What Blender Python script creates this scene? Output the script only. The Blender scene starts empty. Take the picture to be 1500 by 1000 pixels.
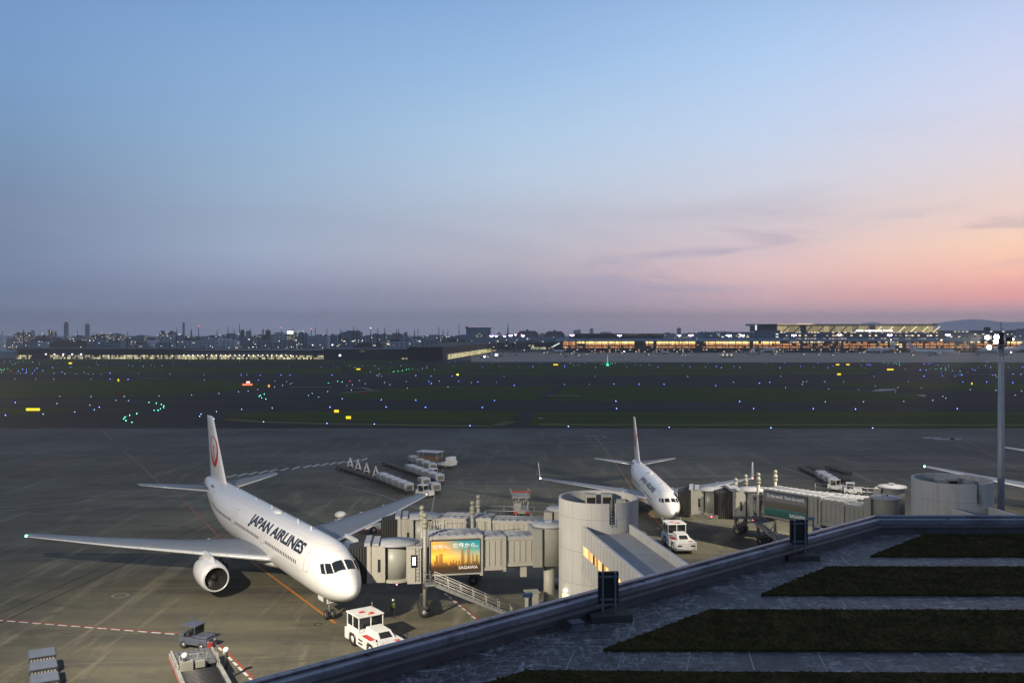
import bpy, bmesh, math, random
from mathutils import Vector, Matrix
R = math.radians
random.seed(7)
S = bpy.context.scene
COL = S.collection
# ---------------------------------------------------------------- camera
F, H, VH = 1340.0, 27.2, 489.0          # focal (px of a 1500 wide frame), eye height, horizon row
cam_d = bpy.data.cameras.new("camera"); cam = bpy.data.objects.new("camera", cam_d); COL.objects.link(cam)
cam.location = (0, 0, H); cam.rotation_euler = (R(90), 0, 0)
cam_d.sensor_width = 36; cam_d.lens = 36*F/1500; cam_d.shift_y = -11/1500.0
cam_d.clip_start = 0.3; cam_d.clip_end = 120000
S.camera = cam
# ---------------------------------------------------------------- render settings
S.view_settings.view_transform = 'Standard'; S.view_settings.look = 'None'
S.view_settings.exposure = 0.0; S.view_settings.gamma = 1
S.render.engine = 'CYCLES'
S.cycles.sample_clamp_indirect = 1.5; S.cycles.sample_clamp_direct = 0
S.cycles.max_bounces = 5; S.cycles.diffuse_bounces = 2; S.cycles.glossy_bounces = 2
S.cycles.caustics_reflective = False; S.cycles.caustics_refractive = False
# ---------------------------------------------------------------- node helpers
def lin(c):
    return tuple(((x/255)/12.92 if x/255 <= .04045 else ((x/255+.055)/1.055)**2.4) for x in c)
class NT:
    def __init__(s, tree): s.t = tree; s.n = tree.nodes; s.l = tree.links
    def node(s, typ, **kw):
        n = s.n.new(typ)
        for k, v in kw.items(): setattr(n, k, v)
        return n
    def set(s, sock, v):
        if hasattr(v, 'is_linked') or isinstance(v, bpy.types.NodeSocket): s.l.new(v, sock)
        else: sock.default_value = v
    def math(s, op, a, b=0.0, c=None, clamp=False):
        n = s.node('ShaderNodeMath', operation=op, use_clamp=clamp)
        s.set(n.inputs[0], a); s.set(n.inputs[1], b)
        if c is not None: s.set(n.inputs[2], c)
        return n.outputs[0]
    def mix(s, f, a, b, blend='MIX'):
        n = s.node('ShaderNodeMix', data_type='RGBA', blend_type=blend)
        s.set(n.inputs[0], f)
        for k, v in ((6, a), (7, b)):
            s.set(n.inputs[k], (*v, 1) if isinstance(v, tuple) and len(v) == 3 else v)
        return n.outputs[2]
    def ramp(s, f, stops, interp='LINEAR'):
        n = s.node('ShaderNodeValToRGB'); cr = n.color_ramp; cr.interpolation = interp
        while len(cr.elements) < len(stops): cr.elements.new(0.5)
        for e, (p, c) in zip(cr.elements, stops):
            e.position = p; e.color = (*c, 1) if len(c) == 3 else c
        s.set(n.inputs[0], f); return n.outputs[0]
    def noise(s, vec, scale, detail=4, rough=.55, dist=0.0):
        n = s.node('ShaderNodeTexNoise'); s.set(n.inputs['Vector'], vec)
        n.inputs['Scale'].default_value = scale; n.inputs['Detail'].default_value = detail
        n.inputs['Roughness'].default_value = rough; n.inputs['Distortion'].default_value = dist
        return n.outputs[0]
    def xyz(s, x, y, z):
        n = s.node('ShaderNodeCombineXYZ'); s.set(n.inputs[0], x); s.set(n.inputs[1], y); s.set(n.inputs[2], z)
        return n.outputs[0]
    def sep(s, v):
        n = s.node('ShaderNodeSeparateXYZ'); s.set(n.inputs[0], v); return n.outputs
    def mapv(s, vec, scale=(1, 1, 1), rot=(0, 0, 0)):
        n = s.node('ShaderNodeMapping'); s.set(n.inputs[0], vec)
        n.inputs['Scale'].default_value = scale; n.inputs['Rotation'].default_value = rot
        return n.outputs[0]
    def mrange(s, v, a, b, c=0.0, d=1.0, smooth=False):
        n = s.node('ShaderNodeMapRange'); n.interpolation_type = 'SMOOTHSTEP' if smooth else 'LINEAR'
        s.set(n.inputs[0], v)
        for i, x in enumerate((a, b, c, d)): n.inputs[i+1].default_value = x
        return n.outputs[0]
# ---------------------------------------------------------------- dusk sky (world)
W = bpy.data.worlds.new("World"); S.world = W; W.use_nodes = True
W.node_tree.nodes.clear(); w = NT(W.node_tree)
gen = w.node('ShaderNodeTexCoord').outputs['Generated']
sx, sy, sz = w.sep(gen)
hor = w.math('SQRT', w.math('ADD', w.math('MULTIPLY', sx, sx), w.math('MULTIPLY', sy, sy)))
te = w.math('DIVIDE', sz, w.math('MAXIMUM', hor, 1e-4))            # tangent of elevation
az = w.math('ARCTAN2', sx, sy)
def sk(rows):   # (photo row above horizon -> tan elevation) colour stops, mapped so 1.0 = tan 0.5
    return [(min(1, max(0, (VH-v)/F/0.5)), lin(c)) for v, c in rows]
cols = [
 (-28.6, [(489,(76,88,118)),(465,(80,92,122)),(392,(98,116,148)),(318,(112,135,168)),(245,(110,145,182)),(147,(108,150,196)),(49,(103,143,195)),(0,(88,124,178)),(-180,(78,96,126))]),
 (-15.4, [(489,(98,104,132)),(430,(118,124,152)),(370,(148,163,188)),(300,(152,178,205)),(200,(140,176,212)),(100,(128,168,212)),(0,(110,155,205)),(-180,(84,104,138))]),
 (0, [(489,(112,110,132)),(430,(140,134,152)),(380,(172,168,180)),(330,(187,193,209)),(260,(185,205,227)),(200,(172,202,230)),(100,(148,186,226)),(0,(128,168,216)),(-180,(92,112,146))]),
 (15.4, [(489,(146,128,146)),(440,(200,160,164)),(400,(220,182,178)),(340,(222,205,209)),(280,(212,215,229)),(200,(196,214,240)),(100,(172,204,240)),(0,(150,186,228)),(-180,(106,126,158))]),
 (28.6, [(489,(160,134,150)),(462,(192,150,154)),(440,(236,152,142)),(410,(248,182,156)),(370,(254,208,177)),(330,(250,219,205)),(260,(231,219,225)),(180,(214,218,240)),(80,(190,206,240)),(0,(166,188,226)),(-180,(116,134,164))])]
te2 = w.math('MULTIPLY', te, 2.0); rp_ = [w.ramp(te2, sk(c)) for a_, c in cols]; sky = rp_[0]
for k in range(4): sky = w.mix(w.mrange(az, R(cols[k][0]), R(cols[k+1][0])), sky, rp_[k+1])
sky = w.mix(w.mrange(az, R(60), R(130), smooth=True), sky, rp_[0])
# thin wisps of cloud low on the glow side
cv = w.xyz(w.math('ADD', az, w.math('MULTIPLY', te, 1.5)), w.math('MULTIPLY', te, 9.0), 0.3)
n1 = w.noise(cv, 3.0, 6, .6, .9); n2 = w.noise(cv, 1.1, 2, .5)
band = w.math('MULTIPLY', w.mrange(te, .015, .05, smooth=True), w.mrange(te, .15, .07, smooth=True))
cm = w.math('MULTIPLY', w.math('MULTIPLY', w.mrange(n1, .47, .66, smooth=True), w.mrange(n2, .38, .56, smooth=True)), band)
cm2 = w.math('MULTIPLY', w.mrange(w.noise(w.xyz(w.math('ADD', az, w.math('MULTIPLY', te, 2.2)), w.math('MULTIPLY', te, 5.0), 2.0), 2.2, 5, .55, .6), .5, .75, smooth=True), w.mrange(te, .30, .10, smooth=True))
cm = w.math('MULTIPLY', cm, w.mrange(az, R(-8), R(10), smooth=True))
sky = w.mix(w.math('MULTIPLY', cm, .62), sky, lin((146,142,172)))
sky = w.mix(w.math('MULTIPLY', cm2, .22), sky, lin((150,150,180)))
sky = w.mix(.07, sky, lin((214,216,222)))
sky = w.mix(w.mrange(te, 0.0, -0.06), sky, (0.02, 0.022, 0.028))
bg = w.node('ShaderNodeBackground'); w.set(bg.inputs[0], sky); w.set(bg.inputs[1], w.math('ADD', w.mrange(te, .14, 0.0, 1.1, 1.85, smooth=True), w.mrange(te, .05, 0.0, 0, .75, smooth=True)))
w.l.new(bg.outputs[0], w.node('ShaderNodeOutputWorld').inputs[0])
# (clouds only on the glow side)
# the sun has set: only a broad weak glow remains from its side
sd = bpy.data.lights.new("sun", 'SUN'); sd.energy = 0.06; sd.angle = R(20); sd.color = (1, .62, .48)
so = bpy.data.objects.new("sun", sd); COL.objects.link(so)
so.rotation_euler = Vector((math.sin(R(48)), math.cos(R(48)), math.tan(R(3)))).to_track_quat('Z', 'Y').to_euler()
# ---------------------------------------------------------------- materials
MATS = {}
def P4(c): return (*c, 1) if len(c) == 3 else c
def mat(name, col=(.2,.2,.2), rough=.6, metal=0.0, var=.12, scale=1.5, bump=0.0, streak=None, coat=0.0, dirt=None, spec=.5):
    if name in MATS: return MATS[name]
    m = bpy.data.materials.new(name); m.use_nodes = True; t = NT(m.node_tree); t.n.clear()
    b = t.node('ShaderNodeBsdfPrincipled'); o = t.node('ShaderNodeOutputMaterial'); t.l.new(b.outputs[0], o.inputs[0])
    tc = t.node('ShaderNodeTexCoord').outputs['Object']
    v = t.mapv(tc, streak) if streak else tc
    nz = t.noise(v, scale, 5, .6)
    c1 = tuple(x*(1-var) for x in col); c2 = tuple(min(1, x*(1+var)) for x in col)
    c = t.ramp(nz, [(.3, c1), (.7, c2)])
    if dirt:
        c = t.mix(t.mrange(t.noise(t.mapv(tc, (1, 1, .25)), dirt[1], 6, .7), .52, .75, 0, dirt[2]), c, dirt[0])
    t.set(b.inputs['Base Color'], c)
    b.inputs['Metallic'].default_value = metal; b.inputs['Specular IOR Level'].default_value = spec
    t.set(b.inputs['Roughness'], t.mrange(nz, .3, .7, max(0, rough-.06), min(1, rough+.06)))
    if coat: b.inputs['Coat Weight'].default_value = coat; b.inputs['Coat Roughness'].default_value = .08
    if bump:
        bn = t.node('ShaderNodeBump'); bn.inputs['Strength'].default_value = bump; bn.inputs['Distance'].default_value = .05
        t.l.new(t.noise(v, scale*4, 4, .6), bn.inputs['Height']); t.l.new(bn.outputs[0], b.inputs['Normal'])
    MATS[name] = m; return m
def emis(name, col, st=1, sample=False):
    if name in MATS: return MATS[name]
    m = bpy.data.materials.new(name); m.use_nodes = True; t = NT(m.node_tree); t.n.clear()
    e = t.node('ShaderNodeEmission'); e.inputs[0].default_value = P4(col); e.inputs[1].default_value = st
    o = t.node('ShaderNodeOutputMaterial'); t.l.new(e.outputs[0], o.inputs[0])
    if not sample: m.cycles.emission_sampling = 'NONE'
    MATS[name] = m; return m
def winmat(name, wall, lits, cx, cz, frac, st, wx=.7, wz=.55, glass=(.03, .035, .045), rough=.6, axis='x', seed=0.0, varst=.8):
    """wall with a grid of windows; each window cell is dark glass or lit from inside"""
    if name in MATS: return MATS[name]
    m = bpy.data.materials.new(name); m.use_nodes = True; t = NT(m.node_tree); t.n.clear()
    x, y, z = t.sep(t.node('ShaderNodeTexCoord').outputs['Object'])
    nx, ny, nz_ = t.sep(t.node('ShaderNodeNewGeometry').outputs['Normal'])
    h = t.math('ADD', x, t.math('MULTIPLY', y, 1.0)) if axis == 'xy' else x
    a = t.math('DIVIDE', h, cx); b_ = t.math('DIVIDE', z, cz)
    fa = t.math('FRACT', a); fb = t.math('FRACT', b_)
    ina = t.math('LESS_THAN', fa, wx); inb = t.math('MULTIPLY', t.math('LESS_THAN', fb, .2+wz), t.math('GREATER_THAN', fb, .2))
    vert = t.math('LESS_THAN', t.math('ABSOLUTE', nz_), .5)
    win = t.math('MULTIPLY', t.math('MULTIPLY', ina, inb), vert)
    wn = t.node('ShaderNodeTexWhiteNoise'); wn.noise_dimensions = '3D'
    t.set(wn.inputs['Vector'], t.xyz(t.math('FLOOR', a), t.math('FLOOR', b_), seed))
    on = t.math('MULTIPLY', t.math('LESS_THAN', wn.outputs['Value'], frac), win)
    col = t.ramp(t.sep(wn.outputs['Color'])[1], [(i/max(1, len(lits)-1), c) for i, c in enumerate(lits)])
    b = t.node('ShaderNodeBsdfPrincipled'); o = t.node('ShaderNodeOutputMaterial'); t.l.new(b.outputs[0], o.inputs[0])
    nzv = t.noise(t.node('ShaderNodeTexCoord').outputs['Object'], .15, 4)
    wl = t.mix(nzv, tuple(c*.85 for c in wall), tuple(c*1.15 for c in wall))
    t.set(b.inputs['Base Color'], t.mix(win, wl, glass)); b.inputs['Roughness'].default_value = rough
    t.set(b.inputs['Emission Color'], col)
    t.set(b.inputs['Emission Strength'], t.math('MULTIPLY', t.math('MULTIPLY', on, st), t.mrange(t.sep(wn.outputs['Color'])[2], 0, 1, 1-varst, 1)))
    m.cycles.emission_sampling = 'NONE'
    MATS[name] = m; return m
# ---------------------------------------------------------------- mesh builder
class MB:
    def __init__(s): s.v = []; s.f = []; s.mi = []; s.sm = []; s.M = Matrix()
    def add(s, vs, fs, mi=0, smooth=False):
        o = len(s.v); s.v += [tuple(s.M @ Vector(p)) for p in vs]
        for f in fs: s.f.append([i+o for i in f]); s.mi.append(mi); s.sm.append(smooth)
        return s
    def bx(s, x0, x1, y0, y1, z0, z1, mi=0):
        vs = [(x, y, z) for z in (z0, z1) for y in (y0, y1) for x in (x0, x1)]
        return s.add(vs, [(0, 2, 3, 1), (4, 5, 7, 6), (0, 1, 5, 4), (2, 6, 7, 3), (0, 4, 6, 2), (1, 3, 7, 5)], mi)
    def box(s, c, d, mi=0, rz=0, rx=0, ry=0):
        M = s.M; s.M = M @ Matrix.Translation(c) @ Matrix.Rotation(rz, 4, 'Z') @ Matrix.Rotation(ry, 4, 'Y') @ Matrix.Rotation(rx, 4, 'X')
        s.bx(-d[0]/2, d[0]/2, -d[1]/2, d[1]/2, -d[2]/2, d[2]/2, mi); s.M = M; return s
    def loft(s, rings, mi=0, caps=(1, 1), smooth=True, closed=True, mif=None):
        n = len(rings[0]); vs = [p for r in rings for p in r]; o = len(s.v)
        s.v += [tuple(s.M @ Vector(p)) for p in vs]
        for k in range(len(rings)-1):
            for i in range(n if closed else n-1):
                j = (i+1) % n
                s.f.append([o+k*n+i, o+k*n+j, o+(k+1)*n+j, o+(k+1)*n+i]); s.mi.append(mif(k, i) if mif else mi); s.sm.append(smooth)
        if caps[0]: s.f.append([o+i for i in range(n)][::-1]); s.mi.append(mi); s.sm.append(False)
        if caps[1]: s.f.append([o+(len(rings)-1)*n+i for i in range(n)]); s.mi.append(mi); s.sm.append(False)
        return s
    def tube(s, p0, p1, r0, r1=None, n=8, mi=0, caps=(1, 1), smooth=True):
        r1 = r0 if r1 is None else r1; p0, p1 = Vector(p0), Vector(p1); d = (p1-p0)
        q = d.to_track_quat('Z', 'Y') if d.length > 1e-6 else Matrix.Identity(3).to_quaternion()
        rs = [[tuple(p + q @ Vector((r*math.cos(2*math.pi*i/n), r*math.sin(2*math.pi*i/n), 0))) for i in range(n)] for p, r in ((p0, r0), (p1, r1))]
        return s.loft(rs, mi, caps, smooth)
    def path(s, pts, r, n=6, mi=0):
        for a, b in zip(pts[:-1], pts[1:]): s.tube(a, b, r, n=n, mi=mi)
        return s
    def lathe(s, c, prof, n=24, mi=0, axis='z', caps=(0, 0), smooth=True, mif=None):
        rs = []
        for (a, r) in prof:
            rg = []
            for i in range(n):
                t = 2*math.pi*i/n; u, v_ = r*math.cos(t), r*math.sin(t)
                rg.append((c[0]+u, c[1]+v_, c[2]+a) if axis == 'z' else ((c[0]+a, c[1]+u, c[2]+v_) if axis == 'x' else (c[0]+v_, c[1]+a, c[2]+u)))
            rs.append(rg)
        return s.loft(rs, mi, caps, smooth, mif=mif)
    def prism(s, poly, z0, z1, mi=0):
        n = len(poly); vs = [(x, y, z0) for x, y in poly]+[(x, y, z1) for x, y in poly]
        a = sum(poly[i][0]*poly[(i+1) % n][1]-poly[(i+1) % n][0]*poly[i][1] for i in range(n))
        fs = [tuple(range(n))[::-1], tuple(range(n, 2*n))]+[(i, (i+1) % n, n+(i+1) % n, n+i) for i in range(n)]
        if a < 0: fs = [f[::-1] for f in fs]
        return s.add(vs, fs, mi)
    def poly(s, pts, mi=0): return s.add(pts, [tuple(range(len(pts)))], mi)
    def strip(s, pts, w_, z, mi=0):        # flat painted line
        for a, b in zip(pts[:-1], pts[1:]):
            a, b = Vector(a[:2]), Vector(b[:2]); d = (b-a); 
            if d.length < 1e-6: continue
            n = Vector((-d.y, d.x)).normalized()*w_/2
            s.add([(*(a-n), z), (*(b-n), z), (*(b+n), z), (*(a+n), z)], [(0, 1, 2, 3)], mi)
        return s
    def ball(s, c, r, n=12, mi=0, sc=(1, 1, 1)):
        k = n//2; rs = []
        for j in range(1, k):
            a = math.pi*j/k
            rs.append([(c[0]+r*sc[0]*math.sin(a)*math.cos(2*math.pi*i/n), c[1]+r*sc[1]*math.sin(a)*math.sin(2*math.pi*i/n), c[2]-r*sc[2]*math.cos(a)) for i in range(n)])
        return s.loft(rs, mi, (1, 1), True)
    def build(s, name, mats, parent=None, bev=0, fix=True, **props):
        me = bpy.data.meshes.new(name); me.from_pydata(s.v, [], s.f)
        for m in (mats if isinstance(mats, (list, tuple)) else [mats]): me.materials.append(m)
        me.polygons.foreach_set('material_index', s.mi); me.polygons.foreach_set('use_smooth', s.sm)
        if fix:
            bm = bmesh.new(); bm.from_mesh(me); bmesh.ops.recalc_face_normals(bm, faces=bm.faces); bm.to_mesh(me); bm.free()
        me.update()
        o = bpy.data.objects.new(name, me); COL.objects.link(o)
        if parent: o.parent = parent
        if bev:
            b = o.modifiers.new('bevel', 'BEVEL'); b.width = bev; b.segments = 2; b.limit_method = 'ANGLE'
        for k, v in props.items(): o[k] = v
        return o
def root(name, label, cat, loc=(0, 0, 0), rz=0, group=None):
    o = bpy.data.objects.new(name, None); COL.objects.link(o); o.location = loc; o.rotation_euler = (0, 0, rz)
    o.empty_display_size = .5; o['label'] = label; o['category'] = cat
    if group: o['group'] = group
    return o
def tag(o, label, cat, group=None, loc=None, rz=None):
    o['label'] = label; o['category'] = cat
    if group: o['group'] = group
    if loc is not None: o.location = loc
    if rz is not None: o.rotation_euler = (0, 0, rz)
    return o
def copytree(o, parent=None, skip=()):
    c = o.copy(); COL.objects.link(c)
    if parent: c.parent = parent
    for ch in list(o.children):
        if not ch.name.startswith(skip or ('#',)): copytree(ch, c, skip)
    return c
def dup(o, loc, rz, label=None, group=None, scale=None, skip=()):
    c = copytree(o, None, skip); c.location = loc; c.rotation_euler = (0, 0, rz)
    if label: c['label'] = label
    if group: c['group'] = group
    if scale: c.scale = (scale,)*3
    return c
def G(u, v, z=0.0):                        # point of the ground seen at a place of the photograph
    y = F*(H-z)/(v-VH); return ((u-750)*y/F, y)
def Y(u, v, y): return ((u-750)*y/F, y, H-(v-VH)*y/F)
def zat(v, y): return H-(v-VH)*y/F
def text2d(s, size, bold=.02, sx_=1.0, rows=10):
    """lettering as flat triangles cut in thin rows so that it can be wrapped on a curved skin"""
    c = bpy.data.curves.new('t', 'FONT'); c.body = s; c.size = size; c.offset = bold*size; c.resolution_u = 3
    o = bpy.data.objects.new('t', c); COL.objects.link(o); bpy.context.view_layer.update()
    me = bpy.data.meshes.new_from_object(o.evaluated_get(bpy.context.evaluated_depsgraph_get()))
    bpy.data.objects.remove(o)
    bm = bmesh.new(); bm.from_mesh(me); bmesh.ops.triangulate(bm, faces=bm.faces)
    ys = [v.co.y for v in bm.verts]; lo, hi = min(ys), max(ys)
    for k in range(1, rows):
        bmesh.ops.bisect_plane(bm, geom=bm.verts[:]+bm.edges[:]+bm.faces[:], plane_co=(0, lo+(hi-lo)*k/rows, 0), plane_no=(0, 1, 0))
    bm.verts.index_update(); xs = [v.co.x for v in bm.verts]; x0 = min(xs)
    vs = [((v.co.x-x0)*sx_, v.co.y-lo) for v in bm.verts]; fs = [[v.index for v in f.verts] for f in bm.faces]
    bm.free(); return vs, fs, (max(xs)-x0)*sx_, hi-lo
def put_text(mb, s, size, fn, bold=.02, width=None, height=None, mi=0, rows=1, smooth=False):
    vs, fs, wd, ht = text2d(s, size, bold, 1, rows)
    kx = width/wd if width else 1; ky = height/ht if height else 1
    mb.add([fn(x*kx, y*ky) for x, y in vs], fs, mi, smooth)
    return wd*kx, ht*ky
# ================================================================ shared materials
white_paint = mat('aircraft_white', (.74,.74,.73), .32, var=.03, scale=.3, coat=.3, dirt=((.6,.58,.53), .25, .35))
wing_grey = mat('wing_grey', (.20,.225,.26), .5, var=.1, scale=.5, dirt=((.13,.14,.16), .5, .5))
edge_metal = mat('slat_metal', (.62,.64,.66), .3, .35, var=.05)
dark = mat('dark_rubber', (.018,.018,.02), .7, var=.3)
black = mat('black_void', (.008,.008,.01), .8)
glass = mat('dark_glass', (.012,.016,.022), .08, var=.1)
steel = mat('galvanised_steel', (.34,.35,.35), .45, .5, var=.15, scale=3)
dsteel = mat('dark_steel', (.07,.072,.078), .55, .4, var=.2, scale=3)
lettering_ink = mat('lettering_ink', (.012,.014,.03), .4)
red_paint = mat('red_paint', (.55,.02,.025), .4, var=.1)
white_mark = mat('white_marking', (.55,.55,.52), .7, var=.25, scale=2)
faint_mark = mat('worn_marking', (.27,.27,.27), .8, var=.35, scale=1.2)
orange_mark = mat('yellow_orange_marking', (.50,.20,.03), .75, var=.2, scale=2)
worn_orange = mat('worn_orange_marking', (.27,.12,.06), .8, var=.3, scale=1)
red_mark = mat('red_marking', (.30,.05,.035), .8, var=.3, scale=1)
white_veh = mat('vehicle_white', (.70,.70,.68), .4, var=.06, scale=1.5, dirt=((.35,.33,.29), 1.2, .5))
cream = mat('bridge_cream', (.345,.335,.295), .55, var=.06, scale=.6, dirt=((.20,.185,.155), .7, .65))
greyp = mat('bridge_grey', (.27,.27,.245), .5, var=.08, scale=.8, dirt=((.2,.19,.17), .9, .5))
roof_grey = mat('pale_roof_panel', (.30,.315,.345), .5, var=.1, scale=.8, dirt=((.2,.2,.2), .8, .5))
rubber_fold = mat('bellows_fabric', (.03,.03,.032), .8, var=.25, scale=3)
E_white = emis('lamp_white', (1, .97, .9), 12)
E_blue = emis('lamp_blue', (.12, .22, 1), 30)
E_pale = emis('lamp_pale_blue', (.35, .66, 1), 9)
E_green = emis('lamp_green', (.12, 1, .58), 18)
E_red = emis('lamp_red', (1, .06, .08), 14)
E_amber = emis('lamp_amber', (1, .45, .08), 14)
E_violet = emis('lamp_violet', (.78, .62, 1), 16)
E_warm = emis('lamp_warm', (1, .72, .36), 6)
emis('warn_red', (1,.15,.12), 2.5); emis('small_white', (1, .9, .8), 2.5); emis('roof_sign_white', (1, .98, .95), 1.8)
E_yellow = emis('lit_sign_yellow', (1, .72, .03), 1.3)
def skin_mat():
    m = bpy.data.materials.new('aircraft_skin'); m.use_nodes = True; t = NT(m.node_tree); t.n.clear()
    b = t.node('ShaderNodeBsdfPrincipled'); o = t.node('ShaderNodeOutputMaterial'); t.l.new(b.outputs[0], o.inputs[0])
    tc = t.node('ShaderNodeTexCoord').outputs['Object']; x, y, z = t.sep(tc)
    c = t.mix(t.noise(t.mapv(tc, (.25, 1, 1)), .8, 6, .65), (.70,.70,.69), (.78,.78,.77))
    c = t.mix(t.mrange(t.noise(t.mapv(tc, (.5, .5, 3)), .6, 6, .7), .52, .75, 0, .3), c, (.55,.53,.48))
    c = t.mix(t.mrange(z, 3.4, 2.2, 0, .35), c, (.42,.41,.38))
    for cc, p, wd in ((x, 2.65, .007), (z, 1.32, .008)):
        fr = t.math('ABSOLUTE', t.math('SUBTRACT', t.math('FRACT', t.math('DIVIDE', cc, p)), .5)); c = t.mix(t.math('MULTIPLY', t.math('LESS_THAN', fr, wd), .38), c, (.25,.25,.26))
    t.set(b.inputs['Base Color'], c); b.inputs['Roughness'].default_value = .34; b.inputs['Coat Weight'].default_value = .3; b.inputs['Coat Roughness'].default_value = .1
    bn = t.node('ShaderNodeBump'); bn.inputs['Strength'].default_value = .12; bn.inputs['Distance'].default_value = .03; t.l.new(t.noise(tc, 1.1, 3), bn.inputs['Height']); t.l.new(bn.outputs[0], b.inputs['Normal'])
    return m
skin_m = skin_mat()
# ================================================================ ground
def ground_mat():
    m = bpy.data.materials.new('concrete_apron'); m.use_nodes = True; t = NT(m.node_tree); t.n.clear()
    b = t.node('ShaderNodeBsdfPrincipled'); o = t.node('ShaderNodeOutputMaterial'); t.l.new(b.outputs[0], o.inputs[0])
    tc = t.node('ShaderNodeTexCoord').outputs['Object']; x, y, z = t.sep(tc)
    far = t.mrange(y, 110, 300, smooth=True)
    base = t.mix(far, (.168,.158,.104), (.080,.082,.083))  # warm floodlit tone near, fading to grey, is put into the base colour
    n = t.noise(tc, .035, 5, .6); base = t.mix(t.mrange(n, .38, .66, 0, .55), base, (.055,.057,.06))
    st = t.noise(t.mapv(tc, (.02, .30, 1), (0, 0, R(4))), 1.0, 5, .6, .3)      # long wipe and tyre streaks
    base = t.mix(t.mrange(st, .46, .7, 0, .55), base, (.048,.05,.054))
    st2 = t.noise(t.mapv(tc, (.35, .035, 1), (0, 0, R(-52))), 1.0, 6, .65, .4)
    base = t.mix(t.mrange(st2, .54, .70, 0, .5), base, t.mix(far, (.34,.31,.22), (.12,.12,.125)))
    sp = t.noise(tc, .9, 5, .7); base = t.mix(t.mrange(sp, .52, .75, 0, .5), base, (.075,.072,.060)); pt = t.noise(t.mapv(tc, (.5, 1, 1)), .16, 6, .7, .6); base = t.mix(t.mrange(pt, .52, .62, 0, .45), base, (.06,.06,.055))
    # expansion joints of the slabs, turned like the stand
    u = t.math('ADD', t.math('MULTIPLY', x, .995), t.math('MULTIPLY', y, .10)); v = t.math('SUBTRACT', t.math('MULTIPLY', y, .995), t.math('MULTIPLY', x, .10))
    for c, cc, am in ((u, (.05,.05,.05), .22), (v, (.22,.21,.17), .4)):
        fr = t.math('ABSOLUTE', t.math('SUBTRACT', t.math('FRACT', t.math('DIVIDE', c, 7.5)), .5))
        ln = t.math('MULTIPLY', t.math('LESS_THAN', fr, .008), t.mrange(y, 230, 120))
        base = t.mix(t.math('MULTIPLY', ln, am), base, cc)
    # oil and rubber spots
    vo = t.node('ShaderNodeTexVoronoi'); vo.inputs['Scale'].default_value = .16; t.l.new(tc, vo.inputs['Vector'])
    base = t.mix(t.mrange(vo.outputs['Distance'], .16, .02, 0, .55), base, (.04,.04,.042))
    b.inputs['Specular IOR Level'].default_value = .12; t.set(b.inputs['Base Color'], base); t.set(b.inputs['Roughness'], t.mrange(n, .3, .7, .62, .85))
    bn = t.node('ShaderNodeBump'); bn.inputs['Strength'].default_value = .25; bn.inputs['Distance'].default_value = .03
    t.l.new(t.noise(tc, 3, 5, .7), bn.inputs['Height']); t.l.new(bn.outputs[0], b.inputs['Normal'])
    return m
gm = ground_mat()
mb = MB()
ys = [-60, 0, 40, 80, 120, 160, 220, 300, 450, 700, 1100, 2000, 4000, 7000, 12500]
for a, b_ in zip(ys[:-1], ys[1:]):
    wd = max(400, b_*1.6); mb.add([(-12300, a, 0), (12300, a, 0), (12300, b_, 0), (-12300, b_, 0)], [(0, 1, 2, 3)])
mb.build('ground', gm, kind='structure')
asph = mat('asphalt_taxiway', (.036,.038,.041), .9, var=.3, scale=.02, streak=(.3, 2.5, 1), spec=.03)
def gpoly(pts): return [G(u, v) for u, v in pts]
mb = MB()   # dark taxiway and runway field between apron and far terminal
mb.add([(*p, .010) for p in [(-3000, 264), (3000, 264), (3000, 930), (-3000, 930)]], [(0, 1, 2, 3)])
mb.build('taxiway', asph, kind='structure')
far_apron = mat('far_concrete_apron', (.33,.285,.235), .8, var=.25, scale=.006, streak=(.4, 3, 1), spec=.1)  # brown glow of the apron lamps is put into this colour
mb = MB(); mb.add([(*p, .02) for p in [G(690, 530), G(1100, 530.5), (1600, 890), (1600, 1500), G(690, 515)]], [(0, 1, 2, 3, 4)])
mb.build('far_apron', far_apron, kind='structure')
def grass_mat():
    m = bpy.data.materials.new('mown_grass'); m.use_nodes = True; t = NT(m.node_tree); t.n.clear()
    b = t.node('ShaderNodeBsdfPrincipled'); o = t.node('ShaderNodeOutputMaterial'); t.l.new(b.outputs[0], o.inputs[0])
    tc = t.node('ShaderNodeTexCoord').outputs['Object']
    n = t.noise(t.mapv(tc, (.12, 1, 1)), .09, 6, .65); c = t.ramp(n, [(.3, (.030,.050,.012)), (.55, (.048,.074,.017)), (.75, (.080,.092,.028))])
    c = t.mix(t.mrange(t.noise(tc, .5, 5, .7), .5, .75, 0, .5), c, (.016,.024,.012))
    t.set(b.inputs['Base Color'], c); b.inputs['Roughness'].default_value = .95; b.inputs['Specular IOR Level'].default_value = .03
    return m
grass = grass_mat(); grass_edge = mat('dry_grass_edge', (.12,.125,.045), .95, var=.2, scale=.05, spec=.03)
L, Rr = -1400, 3000
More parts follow.
